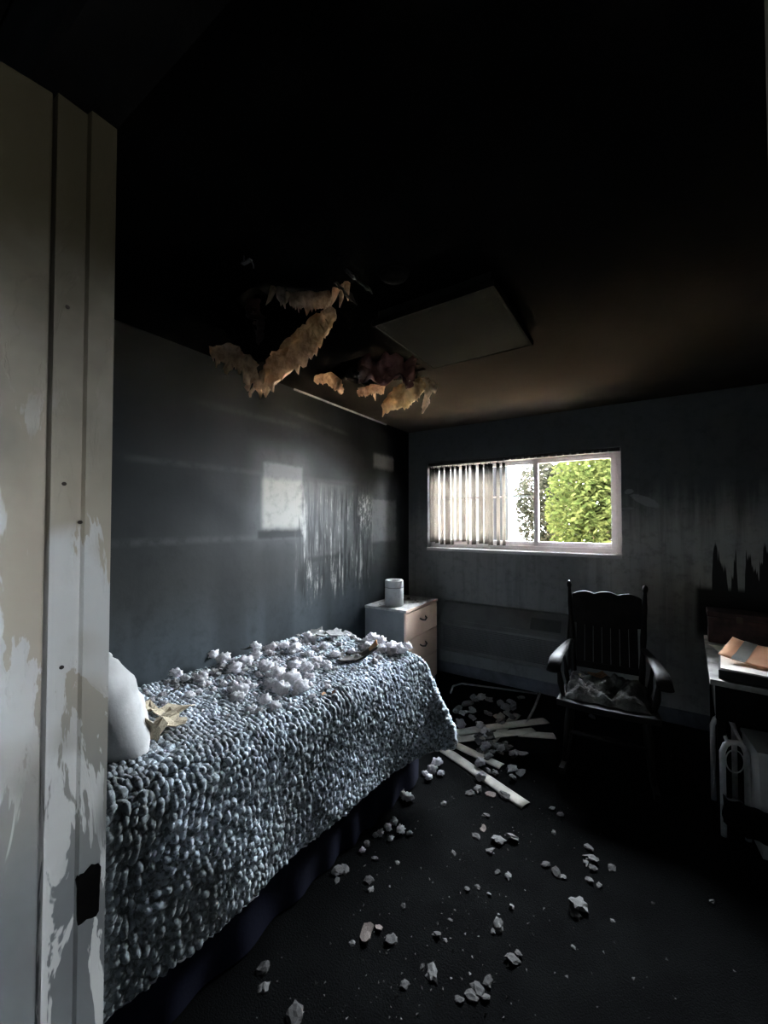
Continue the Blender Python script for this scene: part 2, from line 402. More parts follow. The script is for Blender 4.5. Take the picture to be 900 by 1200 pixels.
def quiltmat():
    q = NT('blue_grey_chenille_quilt', .95, .1); v, x, y, z = q.xyz()
    f = q.noise(v, 5, 5, .65); g = q.noise(v, 60, 3, .6)
    c = q.mix(q.mr(f, .35, .65), (.54, .61, .70), (.36, .41, .43))
    c = q.mix(q.mul(q.mr(g, .44, .56), .85), c, (.055, .066, .068))
    c = q.mix(q.mul(q.mr(q.noise(v, 48, 2, .5, (1, 1, 1), .5), .57, .63), .45), c, (.80, .85, .92))
    burn_shade = q.noise(v, 2.3, 4, .6)
    c = q.mix(q.mul(q.mul(q.mr(burn_shade, .42, .56), q.mr(y, 1.6, .9)), .72), c, (.085, .09, .085))  # scorched blotches, plus the falloff of light towards the head painted in
    q.color(c); q.bump(q.noise(v, 220, 3, .6), .4, .003)
    q.b.inputs['Sheen Weight'].default_value = .2
    return q.m
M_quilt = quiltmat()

# ================================================================== SETTING
struct('floor', MB().box((XL - .2, YH - .1, -.12), (XR + .2, YB + .22, 0)), M_carpet)
struct('floor_corridor', MB().box((-2.6, -1.45, -.12), (3.3, YH - .1, 0)), M_carpet)

# ceiling with two torn holes
h1 = [onz(*p, ZC) for p in ((262, 380), (285, 345), (330, 332), (385, 345), (398, 366), (350, 400), (290, 405))]
h2 = [onz(*p, ZC) for p in ((385, 440), (400, 425), (440, 415), (480, 418), (500, 432), (470, 445), (430, 452))]
def inside(x, y, poly):
    c = False; n = len(poly)
    for i in range(n):
        a, b = poly[i], poly[(i + 1) % n]
        if (a.y > y) != (b.y > y) and x < (b.x - a.x) * (y - a.y) / (b.y - a.y) + a.x: c = not c
    return c
mb = MB(); NX, NY = 103, 118
gx = np.linspace(XL - .2, XR + .2, NX + 1); gy = np.linspace(YH, YB + .2, NY + 1)
jit = lambda i, j, k: (mnoise.noise(Vector((i * .73, j * .91, k))) * .012 if 0 < i < NX and 0 < j < NY else 0)
idx = lambda i, j, k: k * (NX + 1) * (NY + 1) + i * (NY + 1) + j
vs = [(gx[i] + jit(i, j, 0), gy[j] + jit(i, j, 5), z) for z in (ZC, ZC + .016) for i in range(NX + 1) for j in range(NY + 1)]
keep = np.ones((NX + 2, NY + 2), bool)
for i in range(NX):
    for j in range(NY):
        x, y = (gx[i] + gx[i + 1]) / 2, (gy[j] + gy[j + 1]) / 2
        x += mnoise.noise(Vector((x * 9, y * 9, 1))) * .05; y += mnoise.noise(Vector((x * 9, y * 9, 7))) * .05
        if inside(x, y, h1) or inside(x, y, h2): keep[i, j] = False
fs = []
for i in range(NX):
    for j in range(NY):
        if not keep[i, j]: continue
        a, b, c, d = (i, j), (i + 1, j), (i + 1, j + 1), (i, j + 1)
        fs.append([idx(*a, 0), idx(*d, 0), idx(*c, 0), idx(*b, 0)]); fs.append([idx(*a, 1), idx(*b, 1), idx(*c, 1), idx(*d, 1)])
        for (p, q_, ni, nj) in ((a, b, i, j - 1), (b, c, i + 1, j), (c, d, i, j + 1), (d, a, i - 1, j)):
            if ni < 0 or nj < 0 or ni >= NX or nj >= NY or not keep[ni, nj]:
                fs.append([idx(*p, 0), idx(*q_, 0), idx(*q_, 1), idx(*p, 1)])
mb.raw(vs, fs)
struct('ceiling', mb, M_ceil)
att = MB().box((XL - .2, YH, ZC + .30), (XR + .2, YB + .22, ZC + .40))
for lo, hi in (((XL - .2, YH, ZC + .016), (XL, YB + .22, ZC + .3)), ((XR, YH, ZC + .016), (XR + .2, YB + .22, ZC + .3)),
               ((XL, YH, ZC + .016), (XR, YH + .08, ZC + .3)), ((XL, YB, ZC + .016), (XR, YB + .22, ZC + .3))): att.box(lo, hi)
struct('ceiling_attic', att, M_soot)
for k in range(5):
    x = XL + .35 + k * .6
    struct('ceiling_joist', MB().box((x, YH + .08, ZC + .10), (x + .04, YB, ZC + .29)), M_dark)
struct('ceiling_corridor', MB().box((-2.6, -1.45, 2.45), (3.3, YH, 2.60)), M_soot)

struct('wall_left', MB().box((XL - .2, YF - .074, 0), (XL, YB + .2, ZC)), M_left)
struct('wall_right', MB().box((XR, YF, 0), (XR + .2, YB + .2, ZC)), M_back)
wb = MB().box((XL, YB, 0), (WX0, YB + .20, ZC)).box((WX1, YB, 0), (XR, YB + .20, ZC))
wb.box((WX0, YB, 0), (WX1, YB + .20, WZ0)).box((WX0, YB, WZ1), (WX1, YB + .20, ZC))
struct('wall_back', wb, M_back)
struct('wall_front', MB().box((XL, YH + .004, 0), (DX0 - .03, YF, ZC)).box((DX1 + .03, YH + .004, 0), (XR, YF, ZC))
       .box((DX0 - .03, YH + .004, DH + .03), (DX1 + .03, YF, ZC)), M_left)
# corridor shell with an unseen window added to light door and bed
hw = MB().box((-2.6, -1.55, 0), (3.3, -1.45, 2.45)).box((-2.7, -1.55, 0), (-2.6, YH, 2.45))
hw.box((3.2, -1.45, 0), (3.3, YH, 1.32)).box((3.2, -1.45, 1.68), (3.3, YH, 2.45)).box((3.2, -1.45, 1.32), (3.3, -.70, 1.68)).box((3.2, -.40, 1.32), (3.3, YH, 1.68))
hw.box((XR + .2, YH - .06, 0), (3.3, YH + .1, 2.45)).box((-2.6, YH - .06, 0), (XL - .2, YH + .1, 2.45))
struct('wall_corridor', hw, M_hall)
wf2 = MB().box((3.22, -.70, 1.32), (3.27, -.69, 1.68)).box((3.22, -.41, 1.32), (3.27, -.40, 1.68)).box((3.22, -.69, 1.32), (3.27, -.41, 1.33)).box((3.22, -.69, 1.67), (3.27, -.41, 1.68))
struct('window_added', wf2, M_vinyl)

# baseboards and the pale joint between wall and ceiling
struct('baseboard_back', MB().box((XL, YB - .014, 0), (XR, YB, .11), bev=.003), M_trim)
struct('baseboard_left', MB().box((XL, YF, 0), (XL + .014, YB - .014, .11), bev=.003), M_trim)
struct('baseboard_right', MB().box((XR - .014, YF, 0), (XR, YB - .014, .11), bev=.003), M_trim)
a, b = onx(345, 452, XL + .01), onx(440, 488, XL + .01)
struct('trim_1', MB().box((XL, a.y, ZC - .012), (XL + .012, b.y + .2, ZC), bev=.002), M_fluffg, label='pale strip of bare joint between wall and ceiling')

# ---- door frame and opened door leaf
jl = MB().prism([(DX0 - .03, YH), (DX0, YH), (DX0, .240), (DX0 + .012, .241), (DX0 + .012, YF + .006), (DX0 - .06, YF + .006), (DX0 - .06, YF), (DX0 - .03, YF)], 0, DH, 'xy')
jr = MB().prism([(DX1 + .03, YH - .02), (DX1 + .03, YF), (DX1 + .07, YF), (DX1 + .07, YF + .006), (DX1 - .0, YF + .006), (DX1 - .0, .247), (DX1 + .012, .246), (DX1 + .012, YH - .02)], 0, DH, 'xy')
fr = jl.obj('trim_door_frame', M_jamb); fr['kind'] = 'structure'; fr['label'] = 'sooted peeling metal door frame'
jr.obj('jamb', M_jamb, fr)
MB().box((DX0 - .03, YH - .02, DH), (DX1 + .03, YF + .006, DH + .03)).obj('frame_head', M_soot, fr)
for (px, py) in ((79, 360), (75, 567), (72, 782)):
    p = onx(px, py, DX0)
    MB().tube([p + Vector((-.002, 0, 0)), p + Vector((.0012, 0, 0))], .0028, 10).obj('screw', M_screw, fr)
p0, p1 = onx(94, 612, DX0 + .012), onx(104, 1045, DX0 + .012)
MB().tube([p0 + Vector((-.002, 0, 0)), p0 + Vector((.0012, 0, 0))], .0026, 10).obj('screw', M_screw, fr)
# burnt-out hole around the latch keep: ragged plate of char proud of the stop
rag = []
for k in range(22):
    w = 2 * math.pi * k / 22; r = 1 + .28 * mnoise.noise(Vector((math.cos(w) * 1.7, math.sin(w) * 1.7, 3)))
    rag.append((p1.y + .0135 * r * max(-1, min(1, 1.3 * math.cos(w))), p1.z + .034 * r * max(-1, min(1, 1.3 * math.sin(w)))))
MB().prism(rag, DX0 + .008, DX0 + .0135, 'yz').obj('charred_patch', M_soot, fr)['label'] = 'black charred hole at the latch'
door = link('door_1', None); door['kind'] = 'structure'; door['label'] = 'opened sooted door with peeling pale paint'
hinge = onx(64, 600, DX0); door.location = (DX0 - .001, YH - .003, 0); door.rotation_euler = (0, 0, R(-10.5))
MB().box((-.044, -.80, .012), (0, -.002, DH - .004), bev=.0025).obj('door_leaf', M_door, door)
for z in (.25, 1.1, 1.92):
    MB().box((-.040, -.002, z), (-.018, .0015, z + .10)).obj('hinge', M_jamb, door)
hl = MB().lathe([(.03, 0), (.03, .006), (.012, .012), (.011, .045), (.026, .055), (.028, .07), (.018, .082), (.002, .084)], 18).obj('door_knob', M_brass, door, True)
hl.location = (0, -.73, 1.0); hl.rotation_euler = (0, R(90), 0)

# ---- window
win = link('window_1', None); win['kind'] = 'structure'; win['label'] = 'wide sliding window in back wall'
win.location = (0, YB, 0)
w0, w1, z0, z1 = WX0, WX1, WZ0, WZ1
fd0, fd1 = .085, .15
def wpart(name, lo, hi, mat=M_vinyl, bev=.004): return MB().box(lo, hi, bev=bev).obj(name, mat, win)
wpart('window_frame', (w0, fd0, z0), (w0 + .035, fd1, z1)); wpart('window_frame', (w1 - .035, fd0, z0), (w1, fd1, z1))
wpart('window_frame', (w0 + .035, fd0, z0), (w1 - .035, fd1, z0 + .05)); wpart('window_frame', (w0 + .035, fd0, z1 - .035), (w1 - .035, fd1, z1))
wpart('window_sill', (w0 + .001, -.025, z0 - .025), (w1 - .001, fd0, z0 + .004))
xm = ony(628, 580, YB + .10).x
def sash(xa, xb, ya, yb, bar=None):
    s = link('sash', None, win)
    za, zb = z0 + .05, z1 - .035; t = .042
    for lo, hi in (((xa, ya, za), (xa + t, yb, zb)), ((xb - t, ya, za), (xb, yb, zb)), ((xa + t, ya, za), (xb - t, yb, za + t)), ((xa + t, ya, zb - t), (xb - t, yb, zb))):
        MB().box(lo, hi, bev=.003).obj('sash_rail', M_vinyl, s)
    if bar: MB().box((xa + t, ya + .008, bar - .008), (xb - t, yb - .008, bar + .008)).obj('sash_bar', M_vinyl, s)
    MB().box((xa + t, (ya + yb) / 2 - .002, za + t), (xb - t, (ya + yb) / 2 + .002, zb - t)).obj('pane', M_glass, s)
sash(xm - .02, w1 - .035, .088, .112)
sash(w0 + .035, xm + .02, .120, .144, ony(600, 582, YB + .13).z)
# vertical blind: headrail with the vanes still hanging on one side
vb = thing('vertical_blind', 'sooted vertical blind with pale vanes hanging over half the window', 'blind', (w0, YB + .035, z1))
MB().box((.005, -.022, -.035), (w1 - w0 - .005, .022, -.002), bev=.003).obj('headrail', M_head, vb)
for k in range(16):
    MB().box((.80 + k * .058, -.026, -.034), (.818 + k * .058, -.0222, -.018)).obj('carrier', M_rail, vb)
xe = ony(592, 600, YB + .035).x - w0
vz0 = .055 + z0 - z1
nv = 14
for k in range(nv):
    x = .045 + (xe - .06) * k / (nv - 1) + rnd.uniform(-.012, .012)
    ang = R(90 + rnd.uniform(-16, 10)); hgt = vz0 + rnd.uniform(-.02, .02)
    def fv(u, v_, s=1):
        a = (u - .5) * .086; c = .006 * (1 - (2 * u - 1) ** 2)
        return Vector((x + a * math.cos(ang) - c * math.sin(ang), a * math.sin(ang) + c * math.cos(ang), -.05 + (hgt + .05) * v_))
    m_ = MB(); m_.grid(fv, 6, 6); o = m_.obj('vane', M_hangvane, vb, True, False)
    md = o.modifiers.new('thick', 'SOLIDIFY'); md.thickness = .0012
    MB().tube([(x, 0, -.052), (x, 0, -.03)], .004, 6).obj('vane_clip', M_head, vb)

# ================================================================== OUTSIDE
struct('ground_outside', MB().box((-14, YB + .22, -.35), (12, 26, -.25)), M_ground)
ext = thing('neighbouring_house', 'white stucco house wall beyond the blind, lit by the sun', 'house', (-5.55, 7.6, -.25))
MB().box((-3.4, 0, 0), (3.42, .3, 3.30)).obj('wall', M_extw, ext)
MB().tube([(3.30, -.08, 0), (3.30, -.08, 3.28)], .06, 10).obj('downpipe', M_pipe, ext)
MB().box((-3.6, -.3, 3.30), (3.6, .4, 3.42)).obj('eave', M_pipe, ext)
def tree(name, label, base, crown, rx, rz, n, mat, seed, size):
    r_ = random.Random(seed); t = thing(name, label, 'tree', base, 0, 'trees outside the window')
    pts = [(0, 0, 0), (.05, .03, crown[2] * .4), (-.03, 0, crown[2] * .75), (0, 0, crown[2])]
    MB().tube(pts, [.09, .075, .06, .03], 9).obj('trunk', M_bark, t, True)
    for k in range(7):
        w = k * 2.4; e = Vector(crown) + Vector((math.cos(w) * rx * .7, math.sin(w) * rx * .6, r_.uniform(-.5, .6) * rz))
        MB().tube([(0, 0, crown[2] * .55), (e.x * .5, e.y * .5, (crown[2] * .55 + e.z) / 2 + .1), tuple(e)], [.035, .02, .008], 6).obj('branch', M_bark, t, True)
    m_ = MB()
    for k in range(n):
        d = Vector((r_.gauss(0, 1), r_.gauss(0, 1), r_.gauss(0, 1))).normalized() * (r_.random() ** .45)
        p = Vector(crown) + Vector((d.x * rx, d.y * rx, d.z * rz)); s = size * r_.uniform(.6, 1.3)
        M = Matrix.Rotation(r_.uniform(0, 6.3), 3, 'Z') @ Matrix.Rotation(r_.uniform(-1.1, 1.1), 3, 'X') @ Matrix.Rotation(r_.uniform(-1, 1), 3, 'Y')
        m_.raw([p + M @ Vector(q) * s for q in ((-.5, 0, 0), (0, -.28, .06), (.5, 0, 0), (0, .28, .06))], [(0, 1, 2, 3)])
    f = m_.obj('foliage', mat, t, False, False); f['kind'] = 'stuff'
tree('leafy_tree', 'yellow green leafy tree behind the open window pane', (-.35, 7.4, -.25), (.0, 0, 2.05), 1.0, 1.3, 12000, M_leaf1, 1, .11)
tree('leafy_tree', 'olive leafy tree beside the white house', (-1.55, 9.4, -.25), (0, 0, 2.2), .85, 1.4, 9000, M_leaf2, 2, .11)
tree('leafy_tree', 'blue green tree standing tall behind the others', (.75, 11.2, -.25), (0, 0, 2.7), 1.6, 1.5, 11000, M_leaf3, 3, .13)

# ================================================================== LARGE FURNITURE
# ---- bed
BF = Vector((-1.09, 2.12, 0)); BA = R(-4.5); BW, BL, BT = .85, 1.80, .735
bmat = Matrix.Translation(BF) @ Matrix.Rotation(BA, 4, 'Z')
bed = thing('bed', 'single bed with navy skirt, angled off the sooted wall', 'bed', BF, BA)
MB().box((-BW + .02, -BL + .01, .42), (-.05, -.04, BT - .035), bev=.05).obj('mattress', M_matt, bed, True)
MB().box((-BW + .02, -BL + .01, .15), (-.05, -.04, .418), bev=.02).obj('box_spring', M_navy, bed, True)
for x in (-BW + .08, -.13):
    for y in (-BL + .08, -.12): MB().tube([(x, y, 0), (x, y, .15)], .025, 10).obj('leg', M_dark, bed)
def skirt_fn(u, v_):
    # u along: side from head to foot, then across the foot
    tot = BL + BW; s = u * tot; z = .40 - .392 * v_
    ripple = (.010 * math.sin(s * 33 + 2 * math.sin(s * 5)) + .016 * mnoise.noise(Vector((s * 4, 1, 0)))) * (.15 + .85 * v_)
    if s < BL: return Vector((-.02 + ripple, -BL + s, z))
    return Vector((-.02 - (s - BL), -.02 + ripple, z))
m_ = MB(); m_.grid(skirt_fn, 330, 8); sk = m_.obj('bed_skirt', M_navy, bed, True, False)

# ---- quilt: one knitted surface draped over top, side and foot
def quilt_surface(a, b):
    """a: metres across from the wall edge, b: metres from foot edge (negative = hanging over the foot)"""
    a = np.asarray(a, float); b = np.asarray(b, float)
    r = .07
    def bend(d):   # distance past edge -> (outward, down)
        arc = r * np.pi / 2; t = np.clip(d, 0, None); th = np.clip(t / r, 0, np.pi / 2)
        return np.where(t > 0, r * np.sin(th), np.minimum(d, 0)), np.where(t > 0, r * (1 - np.cos(th)) + np.clip(t - arc, 0, None), 0)
    da = a - (BW - r); db = -b + r * 0 - 0.0
    db = -(b) + 0.0
    db = db + r - r
    oa, za = bend(da); ob, zb = bend(-(b - r))
    x = -r + oa; y = -r + ob
    depth = np.maximum(za, zb)
    # loose flare where the side turns the foot corner
    ea = np.clip(za, 0, None); eb = np.clip(zb, 0, None)
    corner = np.exp(-np.clip(b + .02, 0, None) / .075) * np.clip(ea / .40, 0, 1) ** 1.3
    x = x + .17 * corner; y = y + .045 * corner
    both = np.minimum(ea, eb); x = x - .10 * np.clip(eb / .4, 0, 1) * np.clip(ea / .4, 0, 1); y = y + .05 * np.clip(both / .3, 0, 1)
    wave = np.sin(b * 5.2 + 1.0) * .012 + np.sin(b * 11.0) * .007
    x = x + wave * np.clip(ea / .35, 0, 1) + .02 * np.clip(ea / .4, 0, 1)
    z = BT - depth
    z = z + .012 * np.sin(a * 6 + b * 2.2) * (depth < .001) + .010 * np.sin(b * 4.1 + 1) * (depth < .02)
    return x, y, z
NA, NB = 470, 760
DROP, FDROP = .47, .40
A, B = np.meshgrid(np.linspace(.0, BW + DROP, NA), np.linspace(-FDROP, BL - .01, NB), indexing='ij')
x, y, z = quilt_surface(A, B)
P = np.stack([x, y, z], -1)
du = np.gradient(P, axis=0); dv = np.gradient(P, axis=1)
nrm = np.cross(du, dv); nrm /= np.linalg.norm(nrm, axis=-1, keepdims=True) + 1e-9
if nrm[NA // 3, NB // 2, 2] < 0: nrm = -nrm
rs = np.random.RandomState(3)
def vnoise(u, v, seed):   # smooth value noise
    r2 = np.random.RandomState(seed).rand(64, 64)
    ui, vi = np.floor(u).astype(int), np.floor(v).astype(int); fu, fv = u - ui, v - vi
    fu = fu * fu * (3 - 2 * fu); fv = fv * fv * (3 - 2 * fv)
    g = lambda i, j: r2[i % 64, j % 64]
    return (g(ui, vi) * (1 - fu) + g(ui + 1, vi) * fu) * (1 - fv) + (g(ui, vi + 1) * (1 - fu) + g(ui + 1, vi + 1) * fu) * fv
wa = (vnoise(A * 6, B * 6, 1) - .5) * .05 + (vnoise(A * 15, B * 15, 2) - .5) * .022
wb_ = (vnoise(A * 9, B * 9, 3) - .5) * .05
CU, CV = .0235, .0205                       # nub pitch along the row (across the bed) and between rows
U, V = (A + wb_) / CU, (B + wa) / CV
ui, vi = np.floor(U).astype(int), np.floor(V).astype(int)
hr = np.random.RandomState(12).rand(5, 97, 89)
disp = np.zeros_like(A)
for du_ in (-1, 0, 1):
    for dv_ in (-1, 0, 1):
        cu_, cv_ = ui + du_, vi + dv_
        hx, hy, hh_, hs_, ha_ = (hr[k][cu_ % 97, cv_ % 89] for k in range(5))
        ex_ = U - (cu_ + .5 + (hx - .5) * .9 + .5 * (cv_ % 2)); ey_ = V - (cv_ + .5 + (hy - .5) * .35)
        an = (ha_ - .5) * 2.3 + .25; c1, s1 = np.cos(an), np.sin(an)
        p1_ = (ex_ * c1 + ey_ * s1) / (.62 + .42 * hs_); p2_ = (-ex_ * s1 + ey_ * c1) / (.34 + .16 * hx)
        d2 = np.sqrt(p1_ ** 2 + p2_ ** 2)
        disp = np.maximum(disp, np.clip(1 - d2, 0, 1) ** .75 * (.30 + .70 * hh_))
sidew = np.clip((A - BW * .70) / .30, 0, 1)
rope = np.abs(np.sin(np.pi * (B + wa) / CV))
disp = disp * (.012 + .010 * sidew) + (vnoise(A * 120, B * 120, 21) - .5) * .005 + rope * .004 * (1 - .5 * sidew) + (vnoise(A * 5, B * 5, 9) - .5) * .018
P = P + nrm * disp[..., None]
me = bpy.data.meshes.new('quilt')
ii, jj = np.meshgrid(np.arange(NA - 1), np.arange(NB - 1), indexing='ij')
q0 = (ii * NB + jj).ravel(); quads = np.stack([q0, q0 + NB, q0 + NB + 1, q0 + 1], 1)
me.vertices.add(NA * NB); me.vertices.foreach_set('co', P.reshape(-1))
me.loops.add(quads.size); me.loops.foreach_set('vertex_index', quads.ravel().astype(np.int32))
me.polygons.add(len(quads)); me.polygons.foreach_set('loop_start', (np.arange(len(quads)) * 4).astype(np.int32))
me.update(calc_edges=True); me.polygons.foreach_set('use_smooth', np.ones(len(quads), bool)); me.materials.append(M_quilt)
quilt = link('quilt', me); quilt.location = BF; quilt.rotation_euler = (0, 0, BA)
tag(quilt, 'blue grey nubbly knitted quilt draped over the bed', 'quilt')
md = quilt.modifiers.new('thick', 'SOLIDIFY'); md.thickness = .006; md.offset = -1
hem = [tuple(P[NA - 1, j]) for j in range(NB - 1, -1, -3)] + [tuple(P[i, 0]) for i in range(NA - 1, -1, -3)]
MB().tube(hem, .0055, 6).obj('binding', M_fluff, quilt, True)
def bedp(x_, y_, z_): return bmat @ Vector((x_, y_, z_))
def onbed(px, py, z=BT + .01): return onz(px, py, z)

# ---- pillow standing at the head
def pillow_mesh(w, h, t, seed):
    m = MB()
    def side(sg):
        def fn(u, v_):
            X, Z = 2 * u - 1, 2 * v_ - 1
            p = max(0, (1 - abs(X) ** 3.2)) ** .55 * max(0, (1 - abs(Z) ** 3.2)) ** .55
            n = (fbm((X * 2 + seed, Z * 2, sg), 3) * .026 + .010 * abs(fbm((X * 5 + Z * 3, Z * 1.5, sg + 4), 2))) * p
            pin = 1 - .07 * (abs(X) * abs(Z)) ** .5 * 0 - .05 * (1 - abs(X) ** 2) * abs(Z) ** 6
            return Vector((X * w / 2 * (1 - .05 * (1 - Z * Z) * X * X), sg * (p * t / 2 + n), Z * h / 2 * pin))
        return fn
    m.grid(side(1), 28, 22); m.grid(side(-1), 28, 22)
    me = m.mesh('pillow', M_pillow, True)
    bm = bmesh.new(); bm.from_mesh(me); bmesh.ops.remove_doubles(bm, verts=bm.verts[:], dist=.0015); bmesh.ops.recalc_face_normals(bm, faces=bm.faces[:]); bm.to_mesh(me); bm.free()
    return me
pil = link('pillow', pillow_mesh(.60, .40, .24, 2)); pil.location = (-1.69, .63, BT + .178); pil.rotation_euler = (R(24), R(5), R(-3))
tag(pil, 'grey white pillow propped at the head of the bed', 'pillow')

# ---- chest of drawers by the wall
ns = thing('bedside_cabinet', 'three drawer bedside cabinet with birch fronts and grey side', 'cabinet', (-1.66, 2.93, 0))
nd, nl, nh = .425, .62, .785           # depth towards the wall, length, height
MB().box((-nd, 0, 0), (-.018, nl, nh - .022)).obj('body', M_nsgrey, ns)
MB().box((-nd, -.006, nh - .022), (.004, nl + .006, nh), bev=.002).obj('top', M_nstop, ns)
MB().box((.0042, -.006, nh - .022), (.007, nl + .006, nh)).obj('edge_band', M_wood, ns)
MB().box((-.018, 0, 0), (.0, .016, nh - .0225)).obj('edge_band', M_wood, ns)
dz = (nh - .03 - .05) / 3
for k in range(3):
    d = MB().box((-.017, .019, .05 + k * dz + .003), (.001, nl - .004, .05 + (k + 1) * dz - .003), bev=.0015).obj('drawer', M_wood, ns)
    zc = .05 + (k + .58) * dz; yc = nl / 2
    pts = [(.001, yc - .055, zc + .012), (.022, yc - .045, zc - .001), (.028, yc, zc - .012), (.022, yc + .045, zc - .001), (.001, yc + .055, zc + .012)]
    MB().tube(pts, .006, 8).obj('handle', M_brass, d, True)
cn = onz(452, 699, nh)
can = thing('canister', 'sooted grey cylindrical canister standing on the bedside cabinet', 'canister', (-1.855, 3.06, nh))
MB().lathe([(.080, 0), (.084, .006), (.084, .158), (.082, .162)], 32).obj('body', M_can, can, True)
MB().lathe([(.080, .1622), (.080, .168)], 32).obj('seam', M_canrim, can, True)
MB().lathe([(.083, .1682), (.084, .172), (.084, .222), (.079, .231), (.055, .228), (.053, .212), (.001, .212)], 32).obj('lid', M_can, can, True)

# ---- wall heater under the window
hx0, hx1 = -1.66, -.50; hz0, hz1 = .27, .735; hp = .17
ht = thing('wall_heater', 'low sooted wall heater with louvred grille under the window', 'heater', (hx0, YB, hz0))
hwid = hx1 - hx0; hh = hz1 - hz0
prof = [(0, 0), (-hp + .02, 0), (-hp, .02), (-hp, hh * .60), (-hp + .012, hh * .64), (-.045, hh - .012), (-.03, hh), (0, hh)]
MB().prism(prof, 0, hwid, 'yz').obj('casing', M_heater, ht)
MB().box((.045, -hp - .005, .035), (hwid - .045, -hp - .0002, .045), bev=.001).obj('grille_frame', M_heater, ht)
MB().box((.045, -hp - .005, hh * .58), (hwid - .045, -hp - .0002, hh * .60), bev=.001).obj('grille_frame', M_heater, ht)
MB().box((.035, -hp - .005, .035), (.045, -hp - .0002, hh * .60), bev=.001).obj('grille_frame', M_heater, ht)
MB().box((hwid - .045, -hp - .005, .035), (hwid - .035, -hp - .0002, hh * .60), bev=.001).obj('grille_frame', M_heater, ht)
lv = MB().box((.046, -hp - .012, -.004), (hwid - .046, -hp + .002, .0035), Matrix.Rotation(0, 4, 'X')).mesh('louver', M_louver)
for k in range(15):
    o = link('louver', lv, ht); o.location = (0, 0, .055 + k * (hh * .58 - .065) / 14.5)
sl = math.atan2(hh * .36 - .012, hp - .057)
def slope_box(xa, xb, s0, s1, t):
    p0 = Vector((0, -hp + .012, hh * .64)); d = Vector((0, math.cos(sl), math.sin(sl))); n = Vector((0, -math.sin(sl), math.cos(sl)))
    vs = [Vector((xx, 0, 0)) + p0 + d * ss + n * tt for xx in (xa, xb) for ss in (s0, s1) for tt in (.0002, t)]
    return MB().raw(vs, [(0, 1, 3, 2), (4, 6, 7, 5), (0, 4, 5, 1), (2, 3, 7, 6), (0, 2, 6, 4), (1, 5, 7, 3)])
slope_box(.03, hwid - .03, .015, .16, .004).obj('top_panel', M_heater, ht)
slope_box(hwid - .30, hwid - .05, .03, .14, .008).obj('control_flap', M_louver, ht)

# ---- rocking chair
ch = thing('rocking_chair', 'charred wooden rocking chair with scalloped back and curved arms', 'chair', (-.175, 2.95, 0), R(3))
sw0, sw1 = .27, .22      # half widths front/back of the seat
SH = .44
seat = []
for k in range(25):
    u = k / 24; seat.append((-sw0 + 2 * sw0 * u, -.27 - .025 * math.sin(math.pi * u)))
seat += [(sw1 + .01, .22), (0, .235), (-sw1 - .01, .22)]
MB().prism(seat, SH - .035, SH, 'xy').obj('seat', M_dark, ch)
tilt = .17
def bp(x_, h): return Vector((x_, .215 + tilt * (h - SH) / .65, h))
for s in (-1, 1):
    hs = [SH - .02, SH + .10, SH + .2, SH + .3, SH + .42, SH + .5, SH + .56, SH + .60, SH + .615, SH + .63, SH + .645, SH + .655]
    rr = [.017, .020, .015, .020, .016, .017, .013, .011, .016, .018, .014, .004]
    MB().tube([bp(s * (.205 + .04 * (h - SH) / .65), h) for h in hs], rr, 12).obj('back_post', M_dark, ch, True)
# scalloped crest
top = []; n = 40
for k in range(n + 1):
    u = k / n; xx = -.222 + .444 * u
    top.append((xx, SH + .555 + .022 * abs(math.sin(u * math.pi * 3.0)) ** .7 + .012 * math.sin(math.pi * u)))
def plate(poly, thick, name, mat, off=0.0):
    m = MB(); n_ = len(poly); vs = []
    for t in (0, thick):
        for (xx, h) in poly:
            p = bp(xx, h); vs.append((xx, p.y + t + off - .10 * (.0484 - xx * xx) * -1.2 - .006, h))
    m.raw(vs, [tuple(range(n_)), tuple(range(n_, 2 * n_))[::-1]] + [(i, (i + 1) % n_, n_ + (i + 1) % n_, n_ + i) for i in range(n_)])
    return m.obj(name, mat, ch)
plate(top + [(.215, SH + .36), (.1, SH + .345), (0, SH + .34), (-.1, SH + .345), (-.215, SH + .36)], .02, 'crest_rail', M_dark)
plate([(-.205, SH + .10), (.205, SH + .10), (.205, SH + .06), (-.205, SH + .06)], .018, 'lower_rail', M_dark)
for k in range(7):
    xx = -.165 + k * .055
    plate([(xx - .0255, SH + .09), (xx + .0255, SH + .09), (xx + .0265, SH + .36), (xx - .0265, SH + .36)], .010, 'slat', M_dark, .005)
